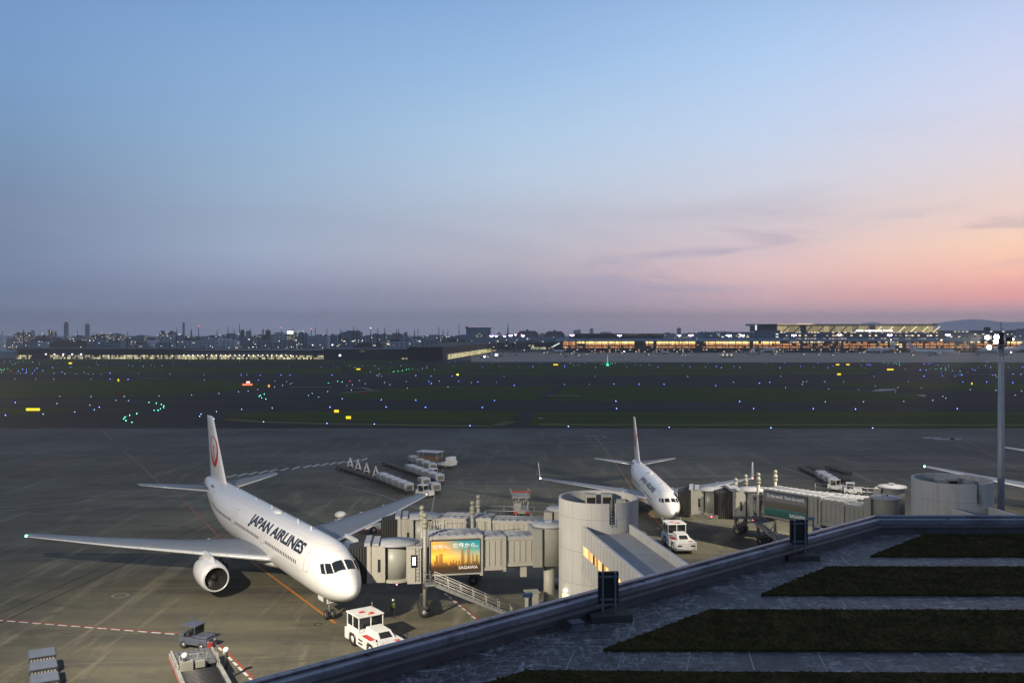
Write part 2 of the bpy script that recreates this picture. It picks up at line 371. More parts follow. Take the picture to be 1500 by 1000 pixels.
grass_polys = [   # outlines as seen in the photograph, laid on the ground
    [(L, 596), (60, 597), (120, 599.5), (60, 606), (L, 607)],
    [(330, 609), (360, 605), (460, 602.5), (600, 601.5), (762, 602), (748, 616), (730, 620), (650, 619.5), (480, 617.5), (380, 614)],
    [(782, 602.5), (Rr, 603), (Rr, 627), (900, 625.5), (775, 623)],
    [(L, 557.5), (330, 557), (370, 561), (400, 565), (360, 571), (240, 579), (100, 581.5), (L, 582)],
    [(480, 577), (560, 570), (640, 566), (812, 566), (786, 586), (600, 586), (520, 584)],
    [(828, 566), (1070, 567), (1250, 572), (1360, 578), (1340, 586), (1180, 588), (800, 587)],
    [(L, 536), (200, 537), (500, 538.5), (500, 546), (200, 547), (L, 548)],
    [(500, 532), (640, 537), (640, 548), (520, 548)],
    [(640, 534), (1100, 534.5), (1290, 538), (1260, 548), (1000, 549.5), (640, 549)],
    [(1180, 561), (1330, 559), (1500, 562), (Rr, 562), (Rr, 570), (1420, 571), (1260, 566)],
    [(1380, 532), (Rr, 532), (Rr, 538), (1420, 540)],
    [(L, 526.5), (620, 527.5), (620, 531), (L, 533)]]
for k, p in enumerate(grass_polys):
    mb = MB(); mb.add([(*q, .03) for q in gpoly(p)], [tuple(range(len(p)))]); mb.build('grass_field', grass, kind='structure')
mb = MB()
for pts in ([(330, 613.5), (380, 617.5), (480, 620.5), (650, 623), (725, 623.5), (748, 617)], [(790, 621), (900, 622), (Rr, 623)], [(620, 546.8), (900, 547.5), (1270, 546)], [(L, 547), (500, 545.5)]):
    mb.strip([G(*q) for q in pts], 4.5, .036)
mb.build('grass_verge', grass_edge, kind='structure')
# painted markings
mb = MB()
th7 = 2.127; N7 = Vector((-14.2, 82.2)); A7 = Vector((math.cos(th7), math.sin(th7)))
ng = N7 + A7*6.1
mb.strip([ng-A7*1.5, ng+A7*40], .30, .014, 0)
mb.strip([ng+A7*40, G(258, 722), G(232, 706), G(205, 680), G(181, 660)], .30, .014, 1)
N3 = Vector((21.8, 124.2)); mb.strip([G(972, 775), G(930, 722), G(905, 683), G(873, 640)], .30, .014, 1)
for p in ([G(1415, 645), G(1455, 668), G(1500, 693), G(1560, 725)], [G(150, 630), G(165, 646)], [G(124, 633), G(158, 626)], [G(155, 634), G(183, 628)], [G(320, 636), G(334, 630.5)], [G(333, 637), G(354, 630)], [G(0, 698), G(60, 684), G(120, 671)]):
    mb.strip(p, .3, .014, 1)
for u, v, r in ((75, 678, 2.4), (210, 668, 1.6), (170, 671, .8)):
    c = G(u, v); pts = [(c[0]+r*math.cos(a*.5236)*1.6, c[1]+r*math.sin(a*.5236)) for a in range(13)]
    mb.strip(pts, .35, .014, 2)
mb.build('stand_centreline_marking', [orange_mark, worn_orange, red_mark], kind='structure')
mb = MB()
def dashed(a, b, wd, dash, gap, z, mi):
    a, b = Vector(a), Vector(b); d = (b-a); n = int(d.length/(dash+gap)); d.normalize()
    for k in range(n): mb.strip([a+d*k*(dash+gap), a+d*(k*(dash+gap)+dash)], wd, z, mi)
for a, b in (((-60, 902), (284, 929)), ((312, 934), (420, 1040)), ((655, 868), (740, 938)), ((1125, 800), (1180, 770))):
    a, b = Vector(G(*a)), Vector(G(*b)); d_ = (b-a).normalized(); o_ = Vector((-d_.y, d_.x)); o_ = o_ if o_.y < 0 else -o_
    mb.strip([a, b], .17, .012, 1); dashed(a+o_*.28, b+o_*.28, .24, .95, .45, .016, 0)
zb = [(306, 705), (340, 697), (400, 689), (450, 683), (500, 677), (545, 671)]
zw = [G(*p) for p in zb]
for (p, q) in zip(zw[:-1], zw[1:]):
    p, q = Vector(p), Vector(q); d = q-p; n = max(1, int(d.length/2.0))
    for k in range(n):
        c = p+d*k/n; mb.strip([c+Vector((-.30, -1.9)), c+Vector((.30, 1.9))], .62, .018, 0)
for pts in ([(0, 755), (80, 752), (160, 742), (240, 729), (330, 712)], [(0, 748), (110, 737), (200, 722), (300, 706)], [(0, 744), (140, 726), (260, 712)], [(20, 663.5), (100, 666), (200, 669)], [(495, 710), (560, 725), (632, 752)], [(657, 674), (640, 703), (632, 752)], [(1145, 683), (1232, 716)], [(560, 645), (900, 648), (1500, 640)], [(1143, 689), (1500, 683)], [(940, 699), (1120, 696)]):
    mb.strip([G(*p) for p in pts], .22, .015, 2)
for u, v, du, dv in ((866, 638.5, 18, 1), (886, 640, 4, 1.5), (1098, 645, 20, .5), (1365, 641, 26, 2.4), (1383, 643, 30, 2.4), (1400, 643, 16, 2.2), (85, 640, 6, .6)):
    mb.add([(*G(u-du/2, v-dv/2), .016), (*G(u+du/2, v-dv/2+.3), .016), (*G(u+du/2, v+dv/2), .016), (*G(u-du/2, v+dv/2-.3), .016)], [(0, 1, 2, 3)], 2)
mb.strip([(G(176, 872)[0]+.8*math.cos(a*.5236), G(176, 872)[1]+.8*math.sin(a*.5236)) for a in range(13)], .18, .016, 2)
# faint paint on the far taxiways
for p in ([(505, 569), (530, 567.5), (545, 571)], [(500, 575), (558, 571.8)]): mb.strip([G(*q) for q in p], 1.6, .05, 2)
for a, b, c in ((200, 245, 553.8), (425, 487, 566.8), (545, 600, 548.3), (800, 850, 579.2), (1410, 1455, 548), (640, 900, 531.5), (900, 1500, 531.2)): mb.strip([G(a, c), G(b, c)], 1.8, .05, 2)
for q in ([(1275, 572.5), (1290, 569.5), (1315, 569.3), (1310, 571.5), (1290, 573)], [(1342, 579), (1354, 577.8), (1357, 581)], [(787, 612), (793, 611.5), (797, 612.5), (790, 613)]): mb.add([(*G(*p), .05) for p in q], [tuple(range(len(q)))], 2)
mb.build('apron_marking', [white_mark, red_mark, faint_mark], kind='structure')
mb = MB()
for pts in ([(-60, 925), (0, 898), (200, 808), (330, 757)], [(-60, 940), (0, 912), (240, 800), (345, 758)]): mb.strip([G(*p) for p in pts], .13, .013, 0)
c = G(466, 914); mb.strip([(c[0]+.38*math.cos(a*.5236), c[1]+.38*math.sin(a*.5236)) for a in range(13)], .1, .017, 0)
mb.build('drain_slot', black, kind='structure')
# ================================================================ airliners
def interp(tab, s):
    n = len(tab)
    if s <= tab[0][0]: return tab[0][1:]
    if s >= tab[-1][0]: return tab[-1][1:]
    for i in range(n-1):
        if tab[i][0] <= s <= tab[i+1][0]: break
    a, b = tab[i], tab[i+1]; h = b[0]-a[0]; t = (s-a[0])/h; out = []
    for k in range(1, len(a)):
        d = (b[k]-a[k])/h
        def tang(j):
            if j == 0 or j == n-1: return (tab[min(j+1, n-1)][k]-tab[max(j-1, 0)][k])/(tab[min(j+1, n-1)][0]-tab[max(j-1, 0)][0])
            d0 = (tab[j][k]-tab[j-1][k])/(tab[j][0]-tab[j-1][0]); d1 = (tab[j+1][k]-tab[j][k])/(tab[j+1][0]-tab[j][0])
            return 0 if d0*d1 <= 0 else 2*d0*d1/(d0+d1)
        m0, m1 = tang(i), tang(i+1)
        out.append((2*t**3-3*t*t+1)*a[k]+(t**3-2*t*t+t)*h*m0+(-2*t**3+3*t*t)*b[k]+(t**3-t*t)*h*m1)
    return out
AF = [(0, 0), (.008, .28), (.03, .5), (.08, .75), (.18, .95), (.32, 1.0), (.5, .88), (.7, .58), (.88, .25), (1, .02)]
def airfoil(le, chord, thick, span, z, axis='y'):
    up = [(x*chord, t_*thick/2) for x, t_ in AF]; lo = [(x*chord, -t_*thick/2*.75) for x, t_ in AF[::-1]][:-1]
    if axis == 'y': return [(le+x, span, z+t_) for x, t_ in up+lo]
    return [(le+x, span+t_, z) for x, t_ in up+[(x, -t_) for x, t_ in [(x*chord, t2*thick/2) for x, t2 in AF[::-1]][:-1]]]
def slab_on(mb, srf, s0, s1, f0, f1, off, mi=0, n=3):
    """a panel lying on the skin between stations s0..s1 and angles f0..f1 (degrees from the top)"""
    for k in range(n):
        a, b = f0+(f1-f0)*k/n, f0+(f1-f0)*(k+1)/n
        mb.add([srf(s0, a, off), srf(s1, a, off), srf(s1, b, off), srf(s0, b, off)], [(0, 1, 2, 3)], mi)
def airliner(name, label, D, loc, rz, detail=True):
    rt = root(name, label, 'airliner', loc, rz)
    T = D['fus']
    def srf(s, f, off=0.0):
        zc, hw, hh = interp(T, s); f = R(f); hw += off; hh += off
        return (s, hw*math.sin(f), zc+hh*math.cos(f))
    st = []; s = 0.0; Ls = T[-1][0]
    while s < Ls: st.append(s); s += .06 if s < .3 else .16 if s < 1.2 else .3 if s < 8 else .9
    st.append(Ls)
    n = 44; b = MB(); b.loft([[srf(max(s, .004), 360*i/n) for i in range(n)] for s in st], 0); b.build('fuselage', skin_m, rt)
    # belly fairing under the wing roots
    w0 = D['wing']; b = MB(); fa, fb = w0[0][1]-1.2, w0[0][1]+w0[0][2]+2.2; rs = []
    for k in range(13):
        t = k/12; s = fa+(fb-fa)*t; q = max(.02, math.sin(math.pi*t))**.45; zc, hw, hh = interp(T, s)
        rs.append([(s, (hw*1.03)*q*math.sin(R(a))*1.02, zc-hh*.62+(-.42*hh*q)*math.cos(R(a))-(hh*.12*q)) for a in range(-90, 271, 15)][:-1])
    b.loft(rs, 0); b.build('belly_fairing', white_paint, rt)
    # wings
    for sg in (1, -1):
        b = MB(); rs = [airfoil(le, c, c*t_, l*sg, z) for l, le, c, t_, z in w0]
        b.loft(rs, 0, mif=lambda k, i: 1 if i < 2 or i >= 16 else 0)
        wg = b.build('wing', [wing_grey, edge_metal], rt)
        # flap track fairings, spoilers line
        for l, le, c, t_, z in D['tracks']:
            f = MB(); f.lathe((le+c*.62, l*sg, z-.28), [(0, .02), (.5, .2), (1.6, .26), (c*.5+.4, .16), (c*.5+1.1, .02)], 10, axis='x'); f.build('flap_track_fairing', white_paint, wg)
        f = MB()
        for (a, c_) in zip(w0[:-1], w0[1:]):
            for fr in (.70, .80):
                p = Vector((a[1]+a[2]*fr, a[0]*sg, a[4]+a[2]*a[3]*.5*(.58 if fr < .75 else .42)+.012)); q = Vector((c_[1]+c_[2]*fr, c_[0]*sg, c_[4]+c_[2]*c_[3]*.5*(.58 if fr < .75 else .42)+.012))
                f.add([tuple(p), tuple(q), tuple(q+Vector((.05, 0, 0))), tuple(p+Vector((.05, 0, 0)))], [(0, 1, 2, 3)])
        f.build('panel_gap', dsteel, wg)
        tip = w0[-1]
        if D.get('winglet'):
            f = MB(); f.loft([airfoil(tip[1], tip[2], .12, tip[0]*sg, tip[4])] + [
                [(x, (tip[0]+.05+.28*t+ .55*t*t*0)*sg + (0)*1 + .06*math.copysign(1, sg)*k2, tip[4]+2.45*t) for (x, k2) in [(tip[1]+1.25*t+cx*(tip[2]*(1-.62*t)), 0) for cx, _ in AF]] +
                [(tip[1]+1.25*t+cx*(tip[2]*(1-.62*t)), (tip[0]+.05+.28*t)*sg-.07*sg*tt, tip[4]+2.45*t) for cx, tt in AF[::-1]][:-1] for t in (.12, .5, 1)], 0)
            f.build('winglet', white_paint, wg)
        lamp = MB(); lamp.ball((tip[1]+.25, tip[0]*sg, tip[4]+.02), .12, 8); lamp.build('navigation_lamp', emis('nav_green', (.1, 1, .6), 60) if sg > 0 and D['navgreen'] else (emis('nav_white', (.8, .9, 1), 50) if sg > 0 else emis('nav_red', (1, .1, .08), 30)), wg)
        # stabilisers
        b = MB(); rs = [airfoil(le, c, c*t_, l*sg, z) for l, le, c, t_, z in D['stab']]
        b.loft(rs, 0, mif=lambda k, i: 1 if i < 2 or i >= 16 else 0); b.build('tailplane', [wing_grey, edge_metal], rt)
        # engines
        ex, el, ez, er, eln = D['eng']
        e = MB(); c = (ex, el*sg, ez)
        e.lathe(c, [(.02, er*.86), (.25, er*.95), (.9, er*1.03), (eln*.45, er*1.05), (eln*.75, er*.93), (eln*.92, er*.74), (eln, er*.66)], 32, 0, 'x')
        en = e.build('engine', white_paint, rt)
        e = MB(); e.lathe(c, [(.12, er*.795), (.04, er*.82), (0, er*.845), (.03, er*.885), (.14, er*.93)], 32, 0, 'x'); e.build('inlet_lip', edge_metal, en)
        e = MB(); e.lathe(c, [(.12, er*.795), (.4, er*.765), (1.0, er*.74), (1.01, .01)], 32, 0, 'x')
        e.lathe((ex+1.0, el*sg, ez), [(-.55, .01), (-.4, er*.1), (-.02, er*.26)], 16, 1, 'x')
        for k in range(22):
            a = 2*math.pi*k/22; e.add([(ex+.86+dx, el*sg+r*math.cos(a+da), ez+r*math.sin(a+da)) for r, da, dx in ((er*.25, 0, 0), (er*.73, .05, 0), (er*.73, .2, .1), (er*.25, .16, .1))], [(0, 1, 2, 3)], 1)
        e.build('fan', [black, mat('fan_blade', (.014,.014,.016), .5)], en)  # inlet shade put into the colour: black barrel, near-black blades
        e = MB(); e.lathe((ex+eln*.86, el*sg, ez), [(0, er*.6), (eln*.25, er*.42), (eln*.4, er*.12)], 20, 0, 'x', (1, 1)); e.build('exhaust_nozzle', dsteel, en)
        wz = interp([(x_[0], x_[1], x_[4]) for x_ in w0], el)
        e = MB(); rs = []
        for s_, hb, ht, wd in ((ex+er*.5, ez+er*.95, ez+er*1.0, .06), (ex+er*1.4, ez+er*.8, ez+er*1.28, .17), (wz[0]+.4, ez+er*.5, wz[1]+.28, .2), (wz[0]+2.6, ez+er*.5, wz[1]-.05, .12)):
            rs.append([(s_, el*sg-wd, hb), (s_, el*sg+wd, hb), (s_, el*sg+wd, ht), (s_, el*sg-wd, ht)])
        e.loft(rs, 0, smooth=False); e.build('engine_pylon', white_paint, rt)
    # fin
    b = MB(); b.loft([airfoil(le, c, t_, 0, z, 'z') for z, le, c, t_ in D['fin']], 0); fin = b.build('fin', white_paint, rt)
    zf, lef, cf, tf = D['fin'][1]; zt, let, ct, tt = D['fin'][2]
    ez_, es_, er_ = D['emblem']
    for sg in (1, -1):
        def onfin(a, h, extra=0.0):      # a along the reading direction, h up, both relative to the emblem centre
            z = ez_+h; s = es_+(-a if sg > 0 else a)+h*.25; t = (z-zf)/(zt-zf); le = lef+(let-lef)*t; c = cf+(ct-cf)*t; th = tf+(tt-tf)*t
            fr = min(1, max(0, (s-le)/c)); y = interp(AF, fr)[0]*th/2
            return (s, sg*(y+.03+extra), z)
        m = MB(); N = 40
        for k in range(N):               # wings of the crane closing into a ring: thick below, thin above
            a0, a1 = 2*math.pi*k/N, 2*math.pi*(k+1)/N
            def ring(a, inner):
                if not inner: return (er_*math.sin(a), er_*math.cos(a))
                return (er_*.76*math.sin(a), er_*(.17+.76*math.cos(a)))
            m.add([onfin(*ring(a0, 0)), onfin(*ring(a1, 0)), onfin(*ring(a1, 1)), onfin(*ring(a0, 1))], [(0, 1, 2, 3)])
        m.add([onfin(x*er_, h*er_) for x, h in ((-.16, -.62), (.16, -.62), (.07, .1), (.26, .36), (.0, .42), (-.06, .2))], [tuple(range(6))])
        m.build('tail_emblem', red_paint, fin)
        m = MB(); put_text(m, 'JAL', 1, lambda x, y: onfin(x-er_*.36, y-er_*.72, .012), width=er_*.72, height=er_*.30); m.build('emblem_lettering', white_mark, fin)
    # cockpit glazing
    k_ = D['pit']; b = MB()
    for q in k_['panes']:
        for sg in (1, -1):
            K = 6; gv = []
            for i in range(K+1):
                for j in range(K+1):
                    a, c_ = i/K, j/K; p = [(1-a)*(1-c_)*q[0][k]+a*(1-c_)*q[1][k]+a*c_*q[2][k]+(1-a)*c_*q[3][k] for k in (0, 1)]
                    gv.append(srf(p[0], p[1]*sg, .02))
            b.add(gv, [(i*(K+1)+j, (i+1)*(K+1)+j, (i+1)*(K+1)+j+1, i*(K+1)+j+1) for i in range(K) for j in range(K)], 0, True)
    b.build('cockpit_window', glass, rt)
    b = MB()
    for q in k_['panes']:
        for sg in (1, -1):
            
            for (p, q_) in zip(q, q[1:]+q[:1]): b.path([srf(p[0]+(q_[0]-p[0])*t/5, (p[1]+(q_[1]-p[1])*t/5)*sg, .02) for t in range(6)], .02, 4)
    b.build('window_frame', white_paint, rt)
    # cabin windows, doors, lettering
    s0, s1, stp, wf = D['cabin']; s = s0; kk = 0; bp = MB(); cwm = mat('cabin_window', (.05,.035,.025), .4, var=.3, scale=2)
    while s < s1:
        kk += 1
        if not any(abs(s-d) < .85 for d in D['doors']) and kk % 23 not in (0,):
            b = MB(); slab_on(b, srf, s, s+.24, wf, wf+D['wh'], .012, 0, 1); b.build('cabin_window', cwm, rt)
            slab_on(bp, srf, s, s+.24, -wf, -(wf+D['wh']), .012, 0, 1)
        s += stp
    bp.build('cabin_windows', cwm, rt, kind='stuff')
    for d in D['doors'][:3]+D['doors'][-1:]:
        for sg in (1, -1):
            b = MB(); f0, f1 = sg*D['door'][0], sg*D['door'][1]; dw = D['door'][2]
            for (a, c_) in (((d-dw), (d-dw+.05)), ((d+dw-.05), (d+dw))): slab_on(b, srf, a, c_, f0, f1, .012, 0, 6)
            for f_ in (f0, f1): slab_on(b, srf, d-dw, d+dw, f_, f_+.9*sg, .012, 0, 1)
            b.build('door_outline', mat('door_seal', (.22,.22,.22), .5), rt)
    tl, t0, tf_, thh = D['text']
    for sg in (1, -1):
        m = MB(); hh = interp(T, t0)[2]
        put_text(m, 'JAPAN AIRLINES', 1, lambda x, y: srf((t0+tl-x) if sg > 0 else (t0+x), sg*(tf_-math.degrees(y/hh)), .014), bold=.042, width=tl, height=thh, rows=10)
        m.build('airline_lettering', lettering_ink, rt)
    if detail:
        b = MB()
        for s_, h_ in D['ant']: b.add([(s_, -.03, interp(T, s_)[0]+interp(T, s_)[2]-.02), (s_+.45, -.03, interp(T, s_)[0]+interp(T, s_)[2]-.02), (s_+.45, -.02, interp(T, s_)[0]+interp(T, s_)[2]+h_), (s_+.25, -.02, interp(T, s_)[0]+interp(T, s_)[2]+h_), (s_, .03, interp(T, s_)[0]+interp(T, s_)[2]-.02), (s_+.45, .03, interp(T, s_)[0]+interp(T, s_)[2]-.02)], [(0, 1, 2, 3), (4, 5, 2, 3), (0, 4, 3), (1, 2, 5)])
        b.build('blade_antenna', white_paint, rt)
        s_ = D['dome']; zc, hw, hh = interp(T, s_); b = MB(); b.ball((s_, 0, zc+hh), .55, 14, 0, (1.8, .8, .42)); b.build('radome_fairing', white_paint, rt)
        m = MB(); t0_ = D['reg']; hh = interp(T, t0_)[2]
        put_text(m, 'JA8976', 1, lambda x, y: srf(t0_-x, 52-math.degrees(y/hh), .012), width=2.2, height=.38, rows=3); m.build('registration_lettering', lettering_ink, rt)
    # landing gear
    gx, gr, gh, bog = D['nose_gear']; b = MB(); b.tube((gx, 0, gr), (gx+.15, 0, gh), .11, n=10); b.tube((gx, -.36, gr), (gx, .36, gr), .07); b.tube((gx, 0, gr+.8), (gx+1.2, 0, gh), .07)
    g_ = b.build('nose_gear', steel, rt)
    for sg in (1, -1):
        b = MB(); b.lathe((gx, sg*.34-.13, gr), [(0, gr*.55), (0, gr*.86), (.06, gr), (.2, gr), (.26, gr*.86), (.26, gr*.55)], 20, 0, 'y'); b.lathe((gx, sg*.34-.11, gr), [(0, .01), (0, gr*.55), (.22, gr*.55), (.22, .01)], 14, 1, 'y'); b.build('wheel', [dark, steel], g_)
        b = MB(); b.bx(gx+.3, gx+1.6, sg*.55-.03, sg*.55+.03, gh-.75, gh); b.build('gear_door', white_paint, g_)
    b = MB(); b.bx(gx-.16, gx-.12, -.34, .34, gh-.85, gh-.25); pl = b.build('number_plate', white_paint, g_)
    m = MB(); put_text(m, '02', 1, lambda x, y: (gx-.165, .22-x, gh-.75+y), width=.44, height=.36); m.build('plate_lettering', lettering_ink, pl)
    gx, gy, gr, gh, bog = D['main_gear']
    for sg in (1, -1):
        b = MB(); b.tube((gx, gy*sg, gr), (gx, gy*sg, gh), .17, n=10); b.tube((gx, gy*sg, gr+.6), (gx, (gy-1.8)*sg, gh), .09)
        if bog: b.tube((gx-.75, gy*sg, gr), (gx+.75, gy*sg, gr), .12)
        g_ = b.build('main_gear', steel, rt)
        for dx in ((-.75, .75) if bog else (0,)):
            for dy in (-.55, .55):
                b = MB(); b.lathe((gx+dx, gy*sg+dy-.2, gr), [(0, gr*.5), (0, gr*.85), (.08, gr), (.32, gr), (.4, gr*.85), (.4, gr*.5)], 20, 0, 'y'); b.lathe((gx+dx, gy*sg+dy-.18, gr), [(0, .01), (0, gr*.5), (.36, gr*.5), (.36, .01)], 14, 1, 'y'); b.build('wheel', [dark, steel], g_)
        b = MB(); b.bx(gx-.9, gx+.9, (gy+.35)*sg-.04, (gy+.35)*sg+.04, gh-1.6, gh); b.build('gear_door', white_paint, g_)
    for (s_, y_) in D['logo']:
        b = MB(); b.ball((s_, y_, D['stab'][0][4]+.38), .10, 8); b.build('logo_light', emis('logo_lamp', (1, .85, .9), 30), rt)
    return rt
D767 = dict(
    fus=[(0,4.02,.02,.02),(.06,4.03,.26,.26),(.2,4.04,.48,.48),(.5,4.07,.76,.77),(.9,4.12,1.02,1.04),(1.5,4.20,1.33,1.38),(2.2,4.32,1.62,1.70),(3,4.46,1.88,2.02),(4,4.62,2.12,2.32),(5.5,4.78,2.35,2.57),(7.5,4.87,2.49,2.69),(10,4.9,2.515,2.71),(34,4.9,2.515,2.71),(38,5.0,2.46,2.62),(42,5.33,2.2,2.3),(46,5.85,1.72,1.82),(49.5,6.3,1.2,1.35),(52,6.6,.75,.92),(53.6,6.78,.4,.55),(54.1,6.82,.12,.18)],
    wing=[(1.6,17.2,12.6,.115,3.5),(2.6,17.9,11.6,.115,3.55),(8.2,21.7,7.9,.105,4.05),(16,27.2,5.0,.10,4.75),(23.3,32.4,2.5,.095,5.55),(23.8,32.9,1.9,.08,5.6)],
    tracks=[(5.2,19.6,10,.1,3.7),(10.5,23.3,7.0,.1,4.15),(14.3,26,5.6,.1,4.5),(18,28.7,4.3,.1,4.85)],
    stab=[(.5,45.8,6.6,.1,6.35),(9.0,51.3,2.3,.09,7.15),(9.35,51.7,1.7,.07,7.2)],
    fin=[(6.9,42.8,9.6,.62),(8.2,44.2,8.0,.6),(15.6,50.4,3.5,.3),(15.9,50.8,3.0,.22)], emblem=(11.3,49.2,2.0),
    eng=(16.9,7.9,2.45,1.42,5.9), doors=[6.1,19.5,31,43.6], door=(50,88,.55), cabin=(8.6,44.5,.51,79), wh=7, text=(17.6,7.8,72,1.6),
    pit=dict(panes=[[(1.62,2.5),(1.92,44),(2.92,33),(2.75,2.5)],[(1.95,46),(2.6,63),(3.47,46.5),(2.95,35)],[(2.65,64.5),(3.25,71),(3.95,55),(3.53,48)]]),
    ant=[(11,.35),(15,.4),(24,.4),(30,.3),(38,.35)], dome=22, reg=47.0, nose_gear=(6.1,.46,2.4,0), main_gear=(28.9,4.65,.6,3.6,True), navgreen=True, logo=[(48.9,4.6),(49.2,-3.9),(49.6,-4.8)])
D737 = dict(
    fus=[(0,2.75,.02,.02),(.05,2.76,.2,.2),(.2,2.78,.42,.42),(.5,2.83,.68,.7),(.9,2.9,.9,.94),(1.5,3.0,1.17,1.24),(2.2,3.12,1.4,1.52),(3,3.24,1.6,1.76),(4,3.34,1.75,1.92),(5.5,3.4,1.85,2.0),(8,3.42,1.88,2.02),(24,3.42,1.88,2.02),(27,3.5,1.82,1.92),(30,3.75,1.58,1.65),(33,4.1,1.18,1.28),(36,4.45,.68,.82),(37.6,4.6,.34,.45),(38.1,4.62,.1,.14)],
    wing=[(1.3,12.2,8.6,.12,2.55),(2.0,12.9,7.6,.12,2.6),(5.6,15.6,4.9,.11,3.0),(11,19.0,3.2,.10,3.45),(17.1,22.8,1.6,.09,3.95)],
    tracks=[(4,14.5,6.5,.1,2.8),(7.8,17.1,4.4,.1,3.15),(11.5,19.4,3.4,.1,3.45)], winglet=True,
    stab=[(.4,32.4,4.4,.1,4.75),(6.9,36.0,1.6,.09,5.35),(7.17,36.3,1.2,.07,5.38)],
    fin=[(5.1,28.6,8.5,.3),(5.9,30.9,6.1,.42),(12.3,36.2,2.2,.22),(12.55,36.5,1.8,.16)], emblem=(9.0,35.0,1.35),
    eng=(10.9,4.83,1.5,1.1,4.6), doors=[4.6,14.5,16,34.3], door=(56,92,.43), cabin=(6.2,33.5,.50,82), wh=8, text=(12.5,6.6,66,1.0),
    pit=dict(panes=[[(1.3,5),(1.55,38),(2.2,29),(2.0,5)],[(1.62,43),(2.1,56),(2.75,43),(2.3,33)],[(2.2,58),(2.75,63),(3.2,50),(2.85,45)]]),
    ant=[(8,.3),(13,.3),(22,.3)], dome=19, reg=33.5, nose_gear=(4.0,.35,1.8,0), main_gear=(19.6,2.86,.56,2.4,False), navgreen=False, logo=[])
p767 = airliner('airliner', 'large white twin-engine airliner with red crane tail emblem, at the near boarding bridge', D767, (-14.2, 82.2, 0), th7)
p737 = airliner('airliner', 'smaller white airliner with upswept wingtips parked behind the open round concrete tower', D737, (21.8, 124.2, 0), 1.577)
p3 = dup(p767, (80.1, 110.5, 0), 1.267, 'white airliner mostly outside the frame, its green-lit wingtip reaching in beside the right-hand lamp mast')
# ================================================================ apron lamp masts
def lamp_mast(label, loc, h, aims, fixtures, fs=1.0):
    rt = root('apron_lamp_mast', label, 'lamp mast', loc)
    b = MB(); b.tube((0, 0, 0), (0, 0, h-1.6), .42, .30, 16); b.tube((0, 0, 0), (0, 0, .5), .75, .6, 16); b.build('pole', mat('mast_grey', (.30,.33,.36), .5, .2, var=.1, scale=.6), rt)
    b = MB(); b.lathe((0, 0, h-1.8), [(0, .4), (0, 1.15), (.08, 1.2), (.12, 1.15), (.12, .4)], 20); b.lathe((0, 0, h-.3), [(0, .3), (0, 1.0), (.1, .95), (.1, .3)], 20)
    for k in range(12):
        a = k*math.pi/6; b.tube((1.12*math.cos(a), 1.12*math.sin(a), h-1.7), (.98*math.cos(a), .98*math.sin(a), h-.25), .035, n=5)
    b.tube((0, 0, h-.3), (0, 0, h+1.0), .04, n=6); b.tube((0, 0, h-1.8), (0, 0, h-.2), .3, .26, 12)
    b.build('head_frame', dsteel, rt)
    for dx, dy, dz in fixtures:
        l = MB(); l.box((dx, dy, h+dz), (.5*fs, .3, .42*fs), 0, math.atan2(dy, dx)+math.pi/2); lf = l.build('floodlight', dsteel, rt)
        k = 1+.17/max(.1, math.hypot(dx, dy)); l = MB(); l.ball((dx*k, dy*k, h+dz), .24*fs, 12, 0, (1, 1, .9)); l.build('lamp_face', emis('flood_lamp', (1, .93, .78), 30), lf)
    for (tx, ty, tz), pw, colr, ang in aims:
        ld = bpy.data.lights.new('floodlight_beam', 'SPOT'); ld.energy = pw; ld.color = colr; ld.spot_size = R(ang); ld.spot_blend = 1.0; ld.shadow_soft_size = .25
        d = Vector((tx-loc[0], ty-loc[1], tz-h)).normalized()
        lo = bpy.data.objects.new('floodlight_beam', ld); COL.objects.link(lo); lo.parent = rt; lo.location = Vector((0, 0, h-.6))+Vector((d.x, d.y, 0)).normalized()*2.0; lo.rotation_euler = d.to_track_quat('-Z', 'Y').to_euler()
    return rt
lamp_mast('tall grey floodlight mast standing left of the near airliner', (-33, 44, 0), 26.5, [((-20, 122, 0), 180000, (1, .86, .65), 94), ((42, 112, 2), 75000, (1, .88, .70), 70)], [(-.5, 1.2, -1), (.2, 1.3, -1), (.9, 1.0, -1)])
lamp_mast('tall grey floodlight mast with blazing white lamps at the right edge', (55.6, 104, 0), 27.6, [((12, 150, 2), 150000, (1, .86, .66), 100), ((85, 150, 2), 90000, (1, .88, .74), 90)], [(-.95, -.95, -.75), (-1.0, -.9, -1.25), (-1.95, -1.0, -.8), (-1.8, -1.1, -1.9), (1.3, .5, -1.0)], 1.1)
